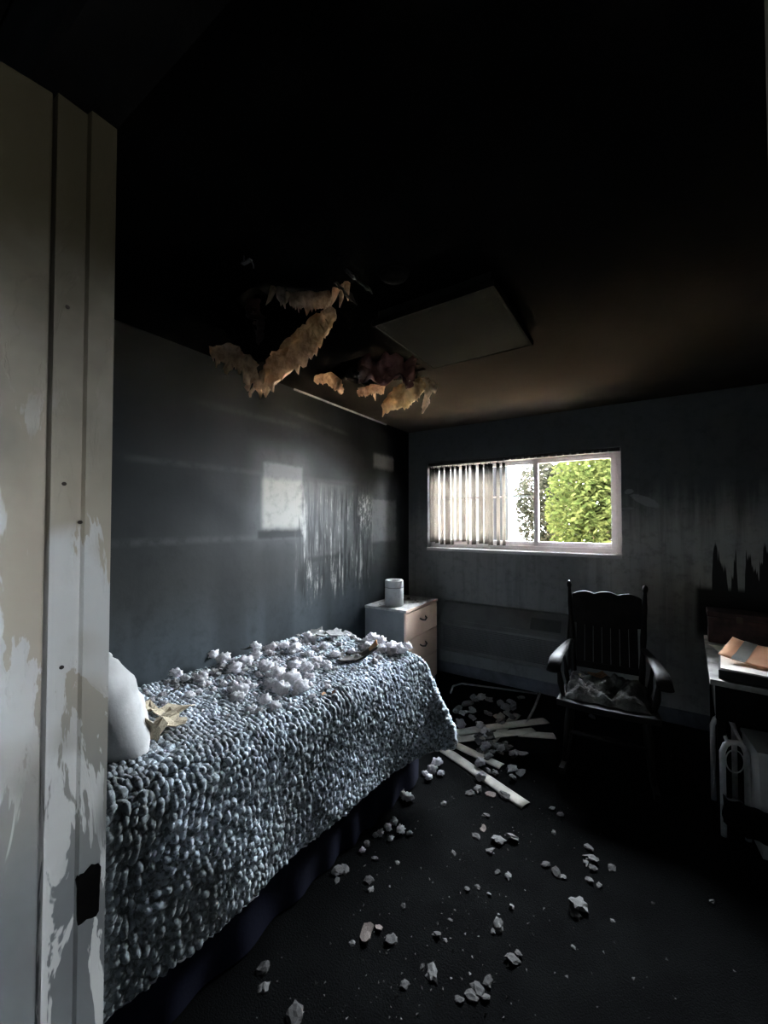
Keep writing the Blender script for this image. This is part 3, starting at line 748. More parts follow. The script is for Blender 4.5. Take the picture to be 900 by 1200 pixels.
for s in (-1, 1):
    def armc(v_):     # curve of the arm from back post to scroll
        return Vector((s * (.225 + .06 * v_), .255 - .56 * v_, SH + .235 + .012 * math.sin(v_ * 3) - (.055 * max(0, (v_ - .82) / .18) ** 2)))
    def fa(u, v_):
        c = armc(v_); w = .022 + .018 * v_
        ang = 2 * math.pi * u; return c + Vector((math.cos(ang) * w, 0, math.sin(ang) * .011))
    m_ = MB(); m_.grid(fa, 12, 16); m_.f.append(tuple(range(0, 17 * 12, 17))); m_.f.append(tuple(range(16, 17 * 12, 17)))
    m_.obj('arm', M_dark, ch, True)
    for (yy, rb) in ((-.20, .015), (-.02, .012)):
        t = (.255 - yy) / .56; c = armc(t)
        MB().tube([(c.x - s * .035, yy + .01, SH - .01), (c.x - s * .02, yy, SH + .08), (c.x - s * .012, yy, SH + .15), (c.x, yy, c.z - .005)], [rb * .8, rb * 1.3, rb * .8, rb * .9], 10).obj('arm_post', M_dark, ch, True)
    for (yt, yb_) in ((-.20, -.25), (.16, .22)):
        MB().tube([(s * .20, yt, SH - .02), (s * .212, (yt + yb_) / 2, .30), (s * .222, (yt * .3 + yb_ * .7), .18), (s * .232, yb_, .055)], [.016, .021, .015, .013], 10).obj('leg', M_dark, ch, True)
    rk = []
    for k in range(15):
        v_ = k / 14; yy = -.42 + .92 * v_; rk.append((yy, .016 + .16 * (v_ - .45) ** 2 * 2.2))
    poly = [(p[0], p[1] + .02) for p in rk] + [(p[0], p[1] - .016) for p in rk[::-1]]
    MB().prism(poly, s * .233 - .014, s * .233 + .014, 'yz').obj('rocker', M_dark, ch)
    MB().tube([(s * .222, -.235, .19), (s * .222, .20, .19)], .011, 8).obj('stretcher', M_dark, ch, True)
MB().tube([(-.215, -.228, .24), (0, -.230, .24), (.215, -.228, .24)], [.010, .018, .010], 10).obj('stretcher', M_dark, ch, True)
# burnt cushion lying on the seat
cu = MB()
def fcu(sg):
    def fn(u, v_):
        X, Y = 2 * u - 1, 2 * v_ - 1
        p = (max(0, 1 - abs(X) ** 4) * max(0, 1 - abs(Y) ** 4)) ** .4
        h = p * (.062 + .06 * fbm((X * 2.4, Y * 2.4, 4), 4)) if sg > 0 else 0.0
        e = 1 + .08 * fbm((X * 3, Y * 3, 9), 3)
        return Vector((X * .225 * e, Y * .205 * e, max(h, 0) + .002 * (sg > 0)))
    return fn
cu.grid(fcu(1), 34, 34); cu.grid(fcu(-1), 34, 34)
co = cu.obj('seat_cushion', M_cushion, None, True); co.location = (-.175, 2.92, SH + .002); co.rotation_euler = (0, 0, R(3))
tag(co, 'burnt grey cushion collapsed on the rocking chair seat', 'cushion')

# ---- desk at the far right with what stands on and under it
DKX, DKY0, DKY1, DKZ = .305, 2.58, 3.56, .75
dk = thing('desk', 'charred black desk with pale worn edge against the wall', 'desk', (DKX, DKY0, 0), R(-5))
dkm = Matrix.Translation((DKX, DKY0, DKZ)) @ Matrix.Rotation(R(-5), 4, 'Z')
dw, dl = .56, DKY1 - DKY0
MB().box((0, 0, DKZ - .028), (dw, dl, DKZ), bev=.003).obj('desk_top', M_deskpale, dk)
MB().box((.02, .02, DKZ - .20), (dw - .01, .038, DKZ - .029)).obj('front_panel', M_desk, dk)
MB().box((.02, .0385, DKZ - .20), (.038, dl - .02, DKZ - .029)).obj('side_panel', M_desk, dk)
MB().box((.05, dl - .04, .02), (dw - .02, dl - .02, DKZ - .029)).obj('back_panel', M_desk, dk)
for x in (.025, dw - .05):
    for y in (.04, dl - .08): MB().box((x, y, 0), (x + .035, y + .035, DKZ - .0295), bev=.003).obj('leg', M_desk, dk)
# white tubular frame standing in front of the desk
e0 = onz(842, 966, 0)
wt = thing('metal_stand', 'white tubular metal stand in front of the desk', 'stand', (e0.x + .01, e0.y - .08, 0))
h = .46
MB().tube([(0, 0, 0), (0, 0, h - .05), (.012, .002, h - .015), (.03, .008, h), (.065, .02, h), (.083, .025, h - .015), (.095, .027, h - .05), (.095, .027, .0)], .0125, 10).obj('front_loop', M_white, wt, True)
MB().tube([(0, .30, 0), (0, .30, h - .05), (.012, .302, h - .015), (.03, .308, h), (.065, .32, h), (.083, .325, h - .015), (.095, .327, h - .05), (.095, .327, .0)], .0125, 10).obj('rear_loop', M_white, wt, True)
MB().tube([(.02, .004, h), (.02, .304, h)], .009, 8).obj('side_rail', M_white, wt, True)
MB().tube([(.075, .024, h), (.075, .324, h)], .009, 8).obj('side_rail', M_white, wt, True)
ring = [(.048 + .036 * math.cos(w), .012 + .012 * math.cos(w), h - .09 + .055 * math.sin(w)) for w in np.linspace(0, 2 * math.pi, 25)]
MB().tube(ring, .003, 6).obj('wire_ring', M_white, wt, True)
# grey box bin next to it
bx = thing('waste_bin', 'tall grey plastic bin beside the white metal stand', 'bin', (e0.x + .125, e0.y - .17, 0), R(4))
def frust(x0, x1, y0, y1, z0_, z1_, gr): 
    vs = [(x0 + gr, y0 + gr, z0_), (x1 - gr, y0 + gr, z0_), (x1 - gr, y1 - gr, z0_), (x0 + gr, y1 - gr, z0_), (x0, y0, z1_), (x1, y0, z1_), (x1, y1, z1_), (x0, y1, z1_)]
    return MB().raw(vs, [(3, 2, 1, 0), (4, 5, 6, 7), (0, 1, 5, 4), (1, 2, 6, 5), (2, 3, 7, 6), (3, 0, 4, 7)])
frust(0, .30, 0, .24, 0, .47, .012).obj('body', M_binbody, bx)
MB().box((-.006, -.006, .47), (.306, .246, .487), bev=.004).obj('lid', M_binbody, bx)
# charred board leaning across the stand and the bin
e1, e2 = ony(850, 930, e0.y - .20), ony(902, 957, e0.y - .20)
def bd(u, v_):
    x_ = e1.x - .01 + (e2.x + .10 - e1.x) * u; z_ = e1.z + (e2.z - e1.z) * u
    return Vector((x_, e0.y - .205 + .02 * fbm((u * 3, v_ * 2, 2), 3), z_ - .13 * v_ - .03 * fbm((u * 4, 1, 5), 3)))
m_ = MB(); m_.grid(bd, 16, 6); o = m_.obj('charred_board', M_desk, None, False, False)
md = o.modifiers.new('thick', 'SOLIDIFY'); md.thickness = .02
tag(o, 'charred black board leaning across the bin and white stand', 'board')
# scorched reddish box on the desk against the wall
rb = thing('wooden_box', 'scorched reddish brown wooden box at the back of the desk', 'box', dkm @ Vector((.02, dl - .20, 0)), R(-5))
MB().box((0, 0, 0), (.52, .17, .165), bev=.006).obj('body', M_redbox, rb)
MB().box((-.006, -.006, .167), (.526, .176, .205), bev=.008).obj('lid', M_redbox, rb)
for xx in (.14, .38): MB().box((xx, -.0095, .15), (xx + .03, -.0062, .185)).obj('clasp', M_brass, rb)
# papers
fo = thing('folder', 'thick black folder with cream sheets lying on the desk', 'folder', dkm @ Vector((.035, .03, .001)), R(-8))
MB().box((0, 0, 0), (.40, .33, .045), bev=.003).obj('cover', M_binder, fo)
MB().box((.008, .012, .0455), (.395, .322, .053)).obj('sheets', M_cream, fo)
def sheet(name, w, l, curl, mat, seed, parent=None):
    def fn(u, v_): return Vector((w * (u - .5), l * (v_ - .5), curl * (abs(u - .3) ** 1.6) + .01 * fbm((u * 2 + seed, v_ * 2, 0), 2) + .012))
    m = MB(); m.grid(fn, 10, 10); o_ = m.obj(name, mat, parent, True, False)
    md_ = o_.modifiers.new('thick', 'SOLIDIFY'); md_.thickness = .0015; return o_
o = sheet('envelope', .34, .25, .10, M_manila, 3); o.location = dkm @ Vector((.24, .25, .075)); o.rotation_euler = (R(12), R(4), R(-22))
tag(o, 'peach coloured envelope curling up on the black folder', 'envelope')
def fb(u, v_):
    uu = .16 + .16 * u; return Vector((.345 * (uu - .5), .254 * (v_ - .5), .10 * (abs(uu - .3) ** 1.6) + .01 * fbm((uu * 2 + 3, v_ * 2, 0), 2) + .0145))
m_ = MB(); m_.grid(fb, 6, 10); m_.obj('paper_band', M_bluegrey, o, True, False)['label'] = 'blue grey band'
o = sheet('loose_paper', .22, .30, .015, M_cream, 8); o.location = dkm @ Vector((.16, .58, -.005)); o.rotation_euler = (0, 0, R(12))
tag(o, 'sooted cream sheet of paper behind the folder on the desk', 'paper')

# ================================================================== CEILING THINGS
# square light fixture
c_ = [onz(*p, ZC - .07) for p in ((432, 383), (573, 336), (630, 403), (511, 432))]
cen = sum(c_, Vector()) / 4; ex = (c_[1] - c_[0] + c_[2] - c_[3]) / 2; ey = (c_[3] - c_[0] + c_[2] - c_[1]) / 2
ang = math.atan2(ex.y, ex.x); lw, ll = ex.length / 2, ey.length / 2
lf = thing('ceiling_light', 'square sooted flush ceiling light with dim diffuser', 'light', (cen.x, cen.y, ZC), ang)
MB().box((-lw + .02, -ll + .02, -.05), (lw - .02, ll - .02, -.0005), bev=.003).obj('housing', M_fixrim, lf)
def dif(u, v_):
    X, Y = 2 * u - 1, 2 * v_ - 1
    return Vector((X * (lw - .012), Y * (ll - .012), -.070 - .012 * (1 - X ** 4) * (1 - Y ** 4)))
m_ = MB(); m_.grid(dif, 18, 18); o = m_.obj('diffuser', M_fixture, lf, True, False)
for lo, hi in (((-lw, -ll, -.074), (lw, -ll + .012, -.045)), ((-lw, ll - .012, -.074), (lw, ll, -.045)), ((-lw, -ll + .012, -.074), (-lw + .012, ll - .012, -.045)), ((lw - .012, -ll + .012, -.074), (lw, ll - .012, -.045))):
    MB().box(lo, hi, bev=.002).obj('rim', M_fixture, lf)
MB().box((-lw + .013, -ll + .013, -.066), (lw - .013, ll - .013, -.0505)).obj('tray', M_fixrim, lf)
# smoke detector
sp_ = onz(462, 319, ZC)
sdt = thing('smoke_detector', 'round soot blackened smoke detector on the ceiling', 'smoke detector', (sp_.x, sp_.y, ZC))
MB().lathe([(.060, -.0005), (.060, -.008), (.054, -.010)], 28).obj('base', M_soot, sdt, True)
MB().lathe([(.052, -.0102), (.052, -.018), (.042, -.024), (.015, -.026), (.001, -.026)], 28).obj('cover', M_soot, sdt, True)

# hanging torn insulation
def shred(name, pts, widths, mat, parent, seed, thick=.02, fuzz=.02, ragged=.05):
    """ragged fluffy strip along a path; widths across, torn fringe along the lower edge"""
    pts = [Vector(p) for p in pts]; n = len(pts); nu, nvv = 36, 10
    def at(u):
        k = min(int(u * (n - 1)), n - 2); f = u * (n - 1) - k; f2 = f
        return pts[k].lerp(pts[k + 1], f2), (pts[k + 1] - pts[k]).normalized(), widths[k] * (1 - f) + widths[k + 1] * f
    m = MB(); vs = []
    for sgn in (1, -1):
        for i in range(nu + 1):
            u = i / nu; c, t, w = at(u)
            s = t.cross(Vector((0, 0, 1))); s = s.normalized() if s.length > .1 else Vector((1, 0, 0)); b = s.cross(t).normalized()
            rg = ragged * (abs(mnoise.noise(Vector((u * 14, seed, 0)))) * 1.4 + .8 * max(0, mnoise.noise(Vector((u * 33, seed, 4)))))
            for j in range(nvv + 1):
                v_ = j / nvv; p = c + b * (w * (.5 - v_)) - Vector((0, 0, 1)) * rg * v_ ** 2
                prof_ = max(0, math.sin(math.pi * min(1, max(0, v_ * .92 + .04)))) ** .6 * math.sin(math.pi * min(.97, max(.03, u))) ** .35
                nn = fbm((p.x * 14 + seed, p.y * 14, p.z * 14), 4) * fuzz + fbm((p.x * 45 + seed, p.y * 45, p.z * 45 + sgn), 3) * fuzz * .45
                vs.append(p + s * (sgn * thick * prof_ + nn))
    K = (nu + 1) * (nvv + 1); fs = []
    for sg in (0, 1):
        for i in range(nu):
            for j in range(nvv):
                a = sg * K + i * (nvv + 1) + j; q = (a, a + nvv + 1, a + nvv + 2, a + 1); fs.append(q if sg else q[::-1])
    for i in range(nu):
        for j in (0, nvv):
            a = i * (nvv + 1) + j; q = (a, a + nvv + 1, K + a + nvv + 1, K + a); fs.append(q if j else q[::-1])
    for j in range(nvv):
        for i in (0, nu):
            a = i * (nvv + 1) + j; q = (a, a + 1, K + a + 1, K + a); fs.append(q[::-1] if i else q)
    m.raw(vs, fs)
    return m.obj(name, mat, parent, True, True)
def cp(px, py, drop):       # a point hanging below the ceiling under pixel px,py
    return onz(px, py, ZC - drop)
def fibre_fringe(parent, pts, n, ln, mat, seed):
    r_ = random.Random(seed)
    for k in range(n):
        u = (k + r_.random() * .8) / n * (len(pts) - 1); i = min(int(u), len(pts) - 2); p = Vector(pts[i]).lerp(Vector(pts[i + 1]), u - i)
        d = Vector((r_.uniform(-.6, .6), r_.uniform(-.6, .6), -1)).normalized(); L = ln * r_.uniform(.5, 1.4); sd = Vector((r_.uniform(-1, 1), r_.uniform(-1, 1), 0)) * .3
        MB().tube([p + Vector((0, 0, .02)), p + d * L * .5 + sd * L * .3, p + d * L + sd * L * .5], [.013 * r_.uniform(.7, 1.3), .009, .0015], 6).obj('tuft', mat, parent, True)
i1 = thing('hanging_insulation', 'large torn flap of scorched tan insulation hanging from the bigger ceiling hole', 'insulation')
# dark backing triangle
A1, B1, C1, T1 = cp(386, 352, .0), cp(300, 345, -.02), cp(262, 385, .0), cp(300, 448, .33)
def tri(u, v_):
    topp = A1.lerp(B1, min(1, u * 2)) if u < .5 else B1.lerp(C1, u * 2 - 1)
    p = topp.lerp(T1, v_ * (.75 + .2 * mnoise.noise(Vector((u * 9, 2, 1))) * v_)); q = fbm((p.x * 6, p.y * 6, p.z * 6), 3) * .035
    return p + Vector((q, q * .6, 0))
m_ = MB(); m_.grid(tri, 26, 16); o = m_.obj('backing_paper', M_soot, i1, True, False); md = o.modifiers.new('thick', 'SOLIDIFY'); md.thickness = .006
roll = [cp(388, 358, .03), cp(372, 380, .10), cp(350, 405, .20), cp(325, 430, .29), cp(300, 448, .34)]
shred('torn_batt', roll, [.04, .09, .12, .10, .05], M_tan, i1, 2.0, .022, .045, .09)
fibre_fringe(i1, roll[1:], 18, .05, M_tan, 4)
left = [cp(300, 446, .33), cp(287, 425, .29), cp(272, 412, .26), cp(250, 412, .24)]
shred('torn_batt', left, [.05, .07, .06, .02], M_tan, i1, 5.0, .016, .04, .09)
fibre_fringe(i1, left, 14, .065, M_tan, 6)
shred('torn_shred', [cp(300, 352, .0), cp(304, 375, .08), cp(302, 400, .16)], [.09, .10, .06], M_redbox, i1, 8.0, .015, .02, .03)
edge = [cp(318, 342, .03), cp(340, 350, .04), cp(362, 352, .05), cp(388, 348, .03), cp(412, 332, .01)]
shred('torn_shred', edge[1:4], [.05, .07, .05], M_tan, i1, 11.0, .015, .022, .03)
fibre_fringe(i1, edge, 12, .05, M_tan, 9)
fibre_fringe(i1, [cp(326, 342, .03), cp(334, 346, .04)], 3, .07, M_foil, 12)
i2 = thing('hanging_insulation', 'smaller tangle of yellow insulation and melted sheet hanging from ceiling near the light', 'insulation')
def dome(u, v_):
    p = cp(420 + 66 * u, 424 + 26 * v_ - 7 * math.sin(math.pi * u) * (1 - v_), .03 + .16 * v_)
    q = fbm((p.x * 17, p.y * 17, p.z * 17 + 3), 4) * .05; return p + Vector((q, -q, q * .7))
m_ = MB(); m_.grid(dome, 22, 14); o = m_.obj('melted_sheet', M_plum, i2, True, False); md = o.modifiers.new('thick', 'SOLIDIFY'); md.thickness = .004
r2 = [cp(496, 446, .15), cp(482, 456, .20), cp(466, 466, .24), cp(450, 478, .27)]
shred('torn_batt', r2, [.06, .12, .12, .05], M_yel, i2, 21.0, .028, .028, .05); fibre_fringe(i2, r2, 9, .06, M_yel, 22)
f2 = [cp(488, 446, .13), cp(500, 450, .15), cp(512, 455, .17)]
shred('torn_flap', f2, [.05, .08, .05], M_foil, i2, 25.0, .012, .02, .03)
shred('torn_flap', [cp(505, 455, .17), cp(499, 470, .23), cp(495, 484, .29)], [.07, .07, .02], M_foil, i2, 27.0, .012, .018, .02)
shred('torn_shred', [cp(420, 460, .14), cp(436, 455, .16), cp(450, 456, .18)], [.02, .05, .04], M_tan, i2, 31.0, .012, .02, .03)
fibre_fringe(i2, [cp(420, 458, .14), cp(450, 456, .17)], 6, .05, M_yel, 33)
i3 = thing('hanging_insulation', 'small dark curled shred of insulation hanging beside the wall joint', 'insulation')
shred('torn_shred', [cp(370, 444, .02), cp(386, 442, .05), cp(398, 452, .12), cp(400, 460, .15)], [.04, .07, .07, .03], M_tan, i3, 41.0, .015, .02, .02)
shred('torn_shred', [cp(398, 442, .02), cp(415, 436, .04), cp(428, 434, .06)], [.04, .05, .04], M_soot, i3, 43.0, .015, .02, .02)
wp = cp(290, 307, .03)
br = thing('metal_bracket', 'small bent pale metal bracket hanging from the blackened ceiling', 'bracket', wp)
MB().box((-.028, -.008, .0), (.02, .008, .004), bev=.001).obj('plate', M_rail, br)
MB().tube([(.018, 0, .0), (.030, .002, -.02), (.034, 0, -.035)], .003, 6).obj('hook', M_rail, br)
MB().tube([(-.02, 0, .004), (-.02, 0, .03)], .002, 6).obj('stem', M_rail, br)
# a few dark curls of burnt ceiling skin around the big hole
for k, (px, py, w) in enumerate(((262, 372, .10), (276, 355, .09), (270, 392, .08), (420, 326, .07), (405, 340, .06))):
    p = cp(px, py, .02)
    def cf(u, v_, p=p, w=w, k=k):
        return p + Vector(((u - .5) * w, (v_ - .5) * w * 1.4, .02 - .07 * u * u + .012 * fbm((u * 3 + k, v_ * 3, k), 3)))
    m_ = MB(); m_.grid(cf, 10, 10); o = m_.obj('ceiling_flake', M_soot if k < 3 else M_plasterd, None, True, False); md = o.modifiers.new('thick', 'SOLIDIFY'); md.thickness = .004
    tag(o, 'curled black flake of ceiling skin beside the larger hole' if k < 3 else 'curled grey flake of ceiling skin between big hole and detector', 'flake', 'ceiling flakes')

# ================================================================== DEBRIS
def lump_mesh(name, mat, seed, sub=3, amp=.35, freq=1.6, flat=.7, popcorn=0.0):
    bm = bmesh.new(); bmesh.ops.create_icosphere(bm, subdivisions=sub, radius=1)
    for p in bm.verts:
        d = p.co.normalized(); n = fbm((d.x * freq + seed * 7.1, d.y * freq, d.z * freq), 4)
        r = 1 + amp * n
        if popcorn:
            dist = mnoise.voronoi(Vector((d.x * 2.1 + seed * 3.3, d.y * 2.1, d.z * 2.1)))[0][0]
            d2 = mnoise.voronoi(Vector((d.x * 4.6 + seed, d.y * 4.6, d.z * 4.6 + 2)))[0][0]
            r += popcorn * (.55 - dist) + .35 * popcorn * (.5 - d2)
        p.co = Vector((d.x * r, d.y * r, max(d.z, -.55) * r * flat))
    me = bpy.data.meshes.new(name); bm.to_mesh(me); bm.free()
    if popcorn: me.polygons.foreach_set('use_smooth', [True] * len(me.polygons))
    me.materials.append(mat); return me
def flake_mesh(name, mat, seed, thick=.1, n=11, curl=.15):
    r_ = random.Random(seed); out = []
    for k in range(n):
        w = 2 * math.pi * k / n; rr = r_.uniform(.55, 1.15); out.append((math.cos(w) * rr, math.sin(w) * rr * .8))
    m = MB(); hgt = lambda x, y: curl * (x * x * .8 + .5 * mnoise.noise(Vector((x * 1.5 + seed, y * 1.5, 0))))
    vs = [(0, 0, hgt(0, 0))] + [(a * .55, b * .55, hgt(a * .55, b * .55)) for a, b in out] + [(a, b, hgt(a, b)) for a, b in out]
    vs += [(a, b, c - thick) for a, b, c in vs]; K = 1 + 2 * n; fs = []
    for k in range(n):
        q = (k + 1) % n
        fs += [(0, 1 + k, 1 + q), (1 + k, 1 + n + k, 1 + n + q, 1 + q), (K, K + 1 + q, K + 1 + k), (K + 1 + k, K + 1 + q, K + 1 + n + q, K + 1 + n + k), (1 + n + k, K + 1 + n + k, K + 1 + n + q, 1 + n + q)]
    m.raw(vs, fs); return m.mesh(name, mat)
FL = [lump_mesh('insulation_clump', M_fluff, s, 3, .45, 1.7, .75, .9) for s in range(5)]
FG = [lump_mesh('insulation_clump', M_fluffg, s + 10, 3, .45, 1.7, .7, .8) for s in range(4)]
CK = [lump_mesh('plaster_chunk', M_plaster, s + 20, 2, .6, 1.5, .55) for s in range(5)]
CD = [lump_mesh('plaster_chunk', M_plasterd, s + 30, 2, .6, 1.5, .45) for s in range(4)]
CP = [lump_mesh('plaster_chunk', M_plasterb, s + 40, 2, .55, 1.3, .5) for s in range(3)]
FK = [flake_mesh('drywall_flake', M_slate, s + 1, .10) for s in range(5)]
FB = [flake_mesh('plaster_chunk', M_plasterb, s + 80, .22, 10, .3) for s in range(3)]
FP = [flake_mesh('paper_scrap', M_paper, s + 50, .05, 9, .35) for s in range(4)]
FO = [flake_mesh('paper_scrap', M_orange, s + 60, .05, 9, .6) for s in range(3)]
FD = [flake_mesh('charred_scrap', M_paperd, s + 70, .07, 11, .35) for s in range(3)]
def place(name, me, loc, s, label, cat, group, tilt=0.0, sz=(1, 1, 1), rz=None):
    o = link(name, me); rz = rnd.uniform(0, 6.3) if rz is None else rz
    o.rotation_euler = (rnd.uniform(-tilt, tilt), rnd.uniform(-tilt, tilt), rz); o.scale = (s * sz[0], s * sz[1], s * sz[2])
    R3 = o.rotation_euler.to_matrix(); zmin = min((R3 @ Vector((v.co.x * o.scale[0], v.co.y * o.scale[1], v.co.z * o.scale[2]))).z for v in me.vertices)
    o.location = (loc[0], loc[1], loc[2] - zmin - .002)
    return tag(o, label, cat, group)
bedinv = bmat.inverted()
def quilt_z(p):
    l = bedinv @ Vector((p.x, p.y, 0)); a = BW + l.x; b = -l.y
    return float(quilt_surface(np.array([a]), np.array([b]))[2][0]) + .006
def bedpx(px, py):
    p = onz(px, py, BT + .012); p.z = quilt_z(p); return p
def pxscale(p): return (Vector((p.x, p.y, p.z)) - Vector((0, 0, CAMZ))).dot(_fw) / F
# clumps of white insulation on the quilt: (pixel x, y, pixel radius)
G_bed = 'white insulation clumps on the quilt'
bedbig = [(246, 770, 9), (262, 776, 8), (275, 785, 8), (288, 778, 8), (300, 772, 7), (312, 783, 9), (326, 790, 10), (340, 797, 12), (352, 806, 10), (330, 806, 10),
          (318, 800, 8), (345, 780, 7), (360, 784, 8), (371, 776, 6), (318, 764, 7), (300, 762, 6), (333, 762, 6), (345, 765, 7), (207, 793, 7), (218, 796, 5), (236, 795, 8),
          (243, 789, 5), (222, 812, 6), (232, 808, 5), (283, 807, 9), (278, 815, 8), (310, 820, 8), (322, 828, 7), (295, 830, 6), (262, 800, 5), (385, 782, 5), (393, 770, 6), (380, 762, 6), (365, 755, 6)]
SPOTS = []
def free(p, s, f=.75):
    for (a_, r_) in SPOTS:
        if (a_.x - p.x) ** 2 + (a_.y - p.y) ** 2 < (f * (s + r_)) ** 2: return False
    SPOTS.append((p.copy(), s)); return True
for k, (px, py, r_) in enumerate(bedbig):
    p = bedpx(px, py); s = r_ * .9 * pxscale(p); free(p, s, 0)
    place('insulation_clump', FL[k % 5], p, s, 'fluffy white insulation clump in the main heap on the quilt', 'insulation', G_bed, .3)
for k in range(170):
    px = rnd.gauss(315, 55); py = 790 + (px - 300) * -.18 + rnd.gauss(0, 17)
    if not (185 < px < 440 and 745 < py < 838): continue
    p = bedpx(px, py); l = bedinv @ p
    if l.x > -.07 or l.x < -.82: continue
    s = rnd.uniform(2, 4.6) * pxscale(p)
    if not free(p, s): continue
    place('insulation_clump', FL[k % 5], p, s, 'small white insulation clump scattered around the heap on the quilt', 'insulation', 'small clumps on the quilt', .4)
for k in range(120):     # the pile at the foot corner
    px = rnd.uniform(428, 486); py = 763 - (px - 428) * .02 + rnd.uniform(-8, 6) - 6 * math.sin((px - 428) / 58 * math.pi) * rnd.random()
    p = bedpx(px, min(py, 766)); l = bedinv @ p
    p = bedp(min(l.x, -.06), min(l.y, -.05), 0); p.z = quilt_z(p)
    lift = .035 * rnd.random() * (k % 3 == 0)
    s = rnd.uniform(4.5, 8) * pxscale(p)
    if not free(p, s, .62): continue
    place('insulation_clump', FL[k % 5], p + Vector((0, 0, lift)), s, 'white insulation clump in the pile at the foot corner of bed', 'insulation', 'clumps at the bed foot', .4)
for k in range(120):
    px = rnd.uniform(170, 480); py = 800 - (px - 180) * .19 + rnd.gauss(0, 11)
    p = bedpx(px, py); l = bedinv @ p
    if l.x > -.06 or l.x < -.82 or l.y > -.04 or l.y < -1.35: continue
    s = rnd.uniform(2, 4.5) * pxscale(p)
    if not free(p, s): continue
    place('insulation_clump', FG[k % 4], p, s, 'small grey sooty insulation crumb on the quilt', 'insulation', 'grey crumbs on the quilt', .4)
for k in range(140):     # grey flakes and slabs of drywall
    px = rnd.uniform(165, 440); py = 802 - (px - 170) * .215 + rnd.gauss(0, 9)
    p = bedpx(px, py); l = bedinv @ p
    if l.x > -.06 or l.x < -.80 or l.y > -.04 or l.y < -1.35: continue
    s = rnd.uniform(4, 8) * pxscale(p)
    if not free(p, s, .30): continue
    place('drywall_flake', FK[k % 5], p, s, 'grey drywall flake lying among the fluff on the quilt', 'drywall piece', 'drywall flakes on the quilt', .15)
for k, (px, py, r_) in enumerate(((372, 746, 11), (386, 743, 12), (398, 745, 13), (410, 748, 11), (392, 751, 9), (376, 753, 8), (420, 745, 9))):
    p = bedpx(px, py); place('drywall_slab', FK[k % 5], p + Vector((0, 0, .006 * k)), 1.35 * r_ * pxscale(p), 'grey drywall slab stacked near the wall end of the quilt', 'drywall piece', 'drywall slabs by the cabinet', .22)
for k, (px, py, r_) in enumerate(((291, 762, 9), (280, 752, 6), (352, 748, 6), (205, 806, 9))):
    p = bedpx(px, py); place('charred_scrap', FD[k % 3], p, r_ * pxscale(p), 'black charred scrap lying among the white fluff on the quilt', 'scrap', 'charred scraps on the quilt', .3)
for k, (px, py, r_, lab) in enumerate(((247, 768, 8, 'burnt orange paper scrap standing up in the fluff'), (288, 750, 7, 'burnt orange paper scrap beside the sooted wall'),
                                       (385, 812, 8, 'burnt orange paper scrap lying flat on the bare quilt'), (352, 800, 10, 'burnt orange paper scrap under the largest white clump'))):
    p = bedpx(px, py); place('paper_scrap', FO[k % 3], p, r_ * pxscale(p), lab, 'scrap', None, .7 if k != 2 else .1)
p = bedpx(420, 772)
def slab(u, v_):
    L = (u - .5) * .23; cur = max(0, u - .45); n_ = fbm((u * 3, v_ * 3, 8), 3) * .010
    return Vector((L - cur * .02, (v_ - .5) * (.12 + .03 * math.sin(u * 7)) + .012 * fbm((u * 5, 1, 3), 2), .014 + n_ + .22 * cur * cur + .03 * abs(v_ - .5)))
m_ = MB(); m_.grid(slab, 18, 10); o = m_.obj('charred_slab', M_paperd, None, True, False); o.location = p; o.rotation_euler = (0, 0, R(38))
md = o.modifiers.new('thick', 'SOLIDIFY'); md.thickness = .009
tag(o, 'curled black charred slab near the foot of the bed', 'drywall piece')
m_ = MB(); m_.grid(lambda u, v_: slab(.80 + .22 * u, .12 + .76 * v_) + Vector((.002, 0, .006)), 8, 8); q_ = m_.obj('torn_facing', M_orange, o, True, False); q_['label'] = 'orange brown torn paper facing at the curled end'
md = q_.modifiers.new('thick', 'SOLIDIFY'); md.thickness = .002
# torn tan board and paper by the pillow
for k, (px, py, r_, t, lab) in enumerate(((188, 848, 32, .12, 'large tan drywall paper sheet crumpled beside the pillow'), (202, 834, 26, .2, 'tan drywall paper piece overlapping the crumpled sheet'),
                                          (172, 835, 18, .2, 'dull tan drywall paper piece touching the pillow'), (204, 852, 15, .3, 'tan paper corner sticking out over the quilt edge'))):
    p = bedpx(px, py); place('drywall_paper', FP[k % 4], p + Vector((0, 0, .008 * k)), r_ * pxscale(p), lab, 'drywall piece', None, t)
p = bedpx(180, 872); o = place('drywall_paper', FP[2], p, 22 * pxscale(p), 'pale tan torn paper strip standing on edge by the pillow', 'drywall piece', None, 0, (.55, 1.4, 1), R(60))
o.rotation_euler = (R(-62), 0, R(50)); o.location.z = p.z + .045

# fallen vanes of the blind on the floor by the chair
def vane(p0, p1, w, lab, z0=.004, z1=.004, bow=.0):
    a, b = onz(*p0, 0), onz(*p1, 0); t = (b - a).normalized(); s = Vector((-t.y, t.x, 0)); L = (b - a).length
    def fn(u, v_):
        c = a.lerp(b, u); return (c - a) + s * ((v_ - .5) * w + bow * math.sin(math.pi * u)) + Vector((0, 0, z0 + (z1 - z0) * u + .006 * (1 - (2 * v_ - 1) ** 2)))
    m = MB(); m.grid(fn, 14, 6); o = m.obj('fallen_vane', M_vane, None, True, False); o.location = a
    md_ = o.modifiers.new('thick', 'SOLIDIFY'); md_.thickness = .0018; md_.offset = 1
    return tag(o, lab, 'blind vane', 'vanes fallen on the floor')
vane((520, 879), (616, 945), .078, 'pale fallen blind vane lying outermost on the carpet', .004, .004)
vane((521, 869), (588, 900), .070, 'dull fallen blind vane half buried under grey crumbs', .012, .008)
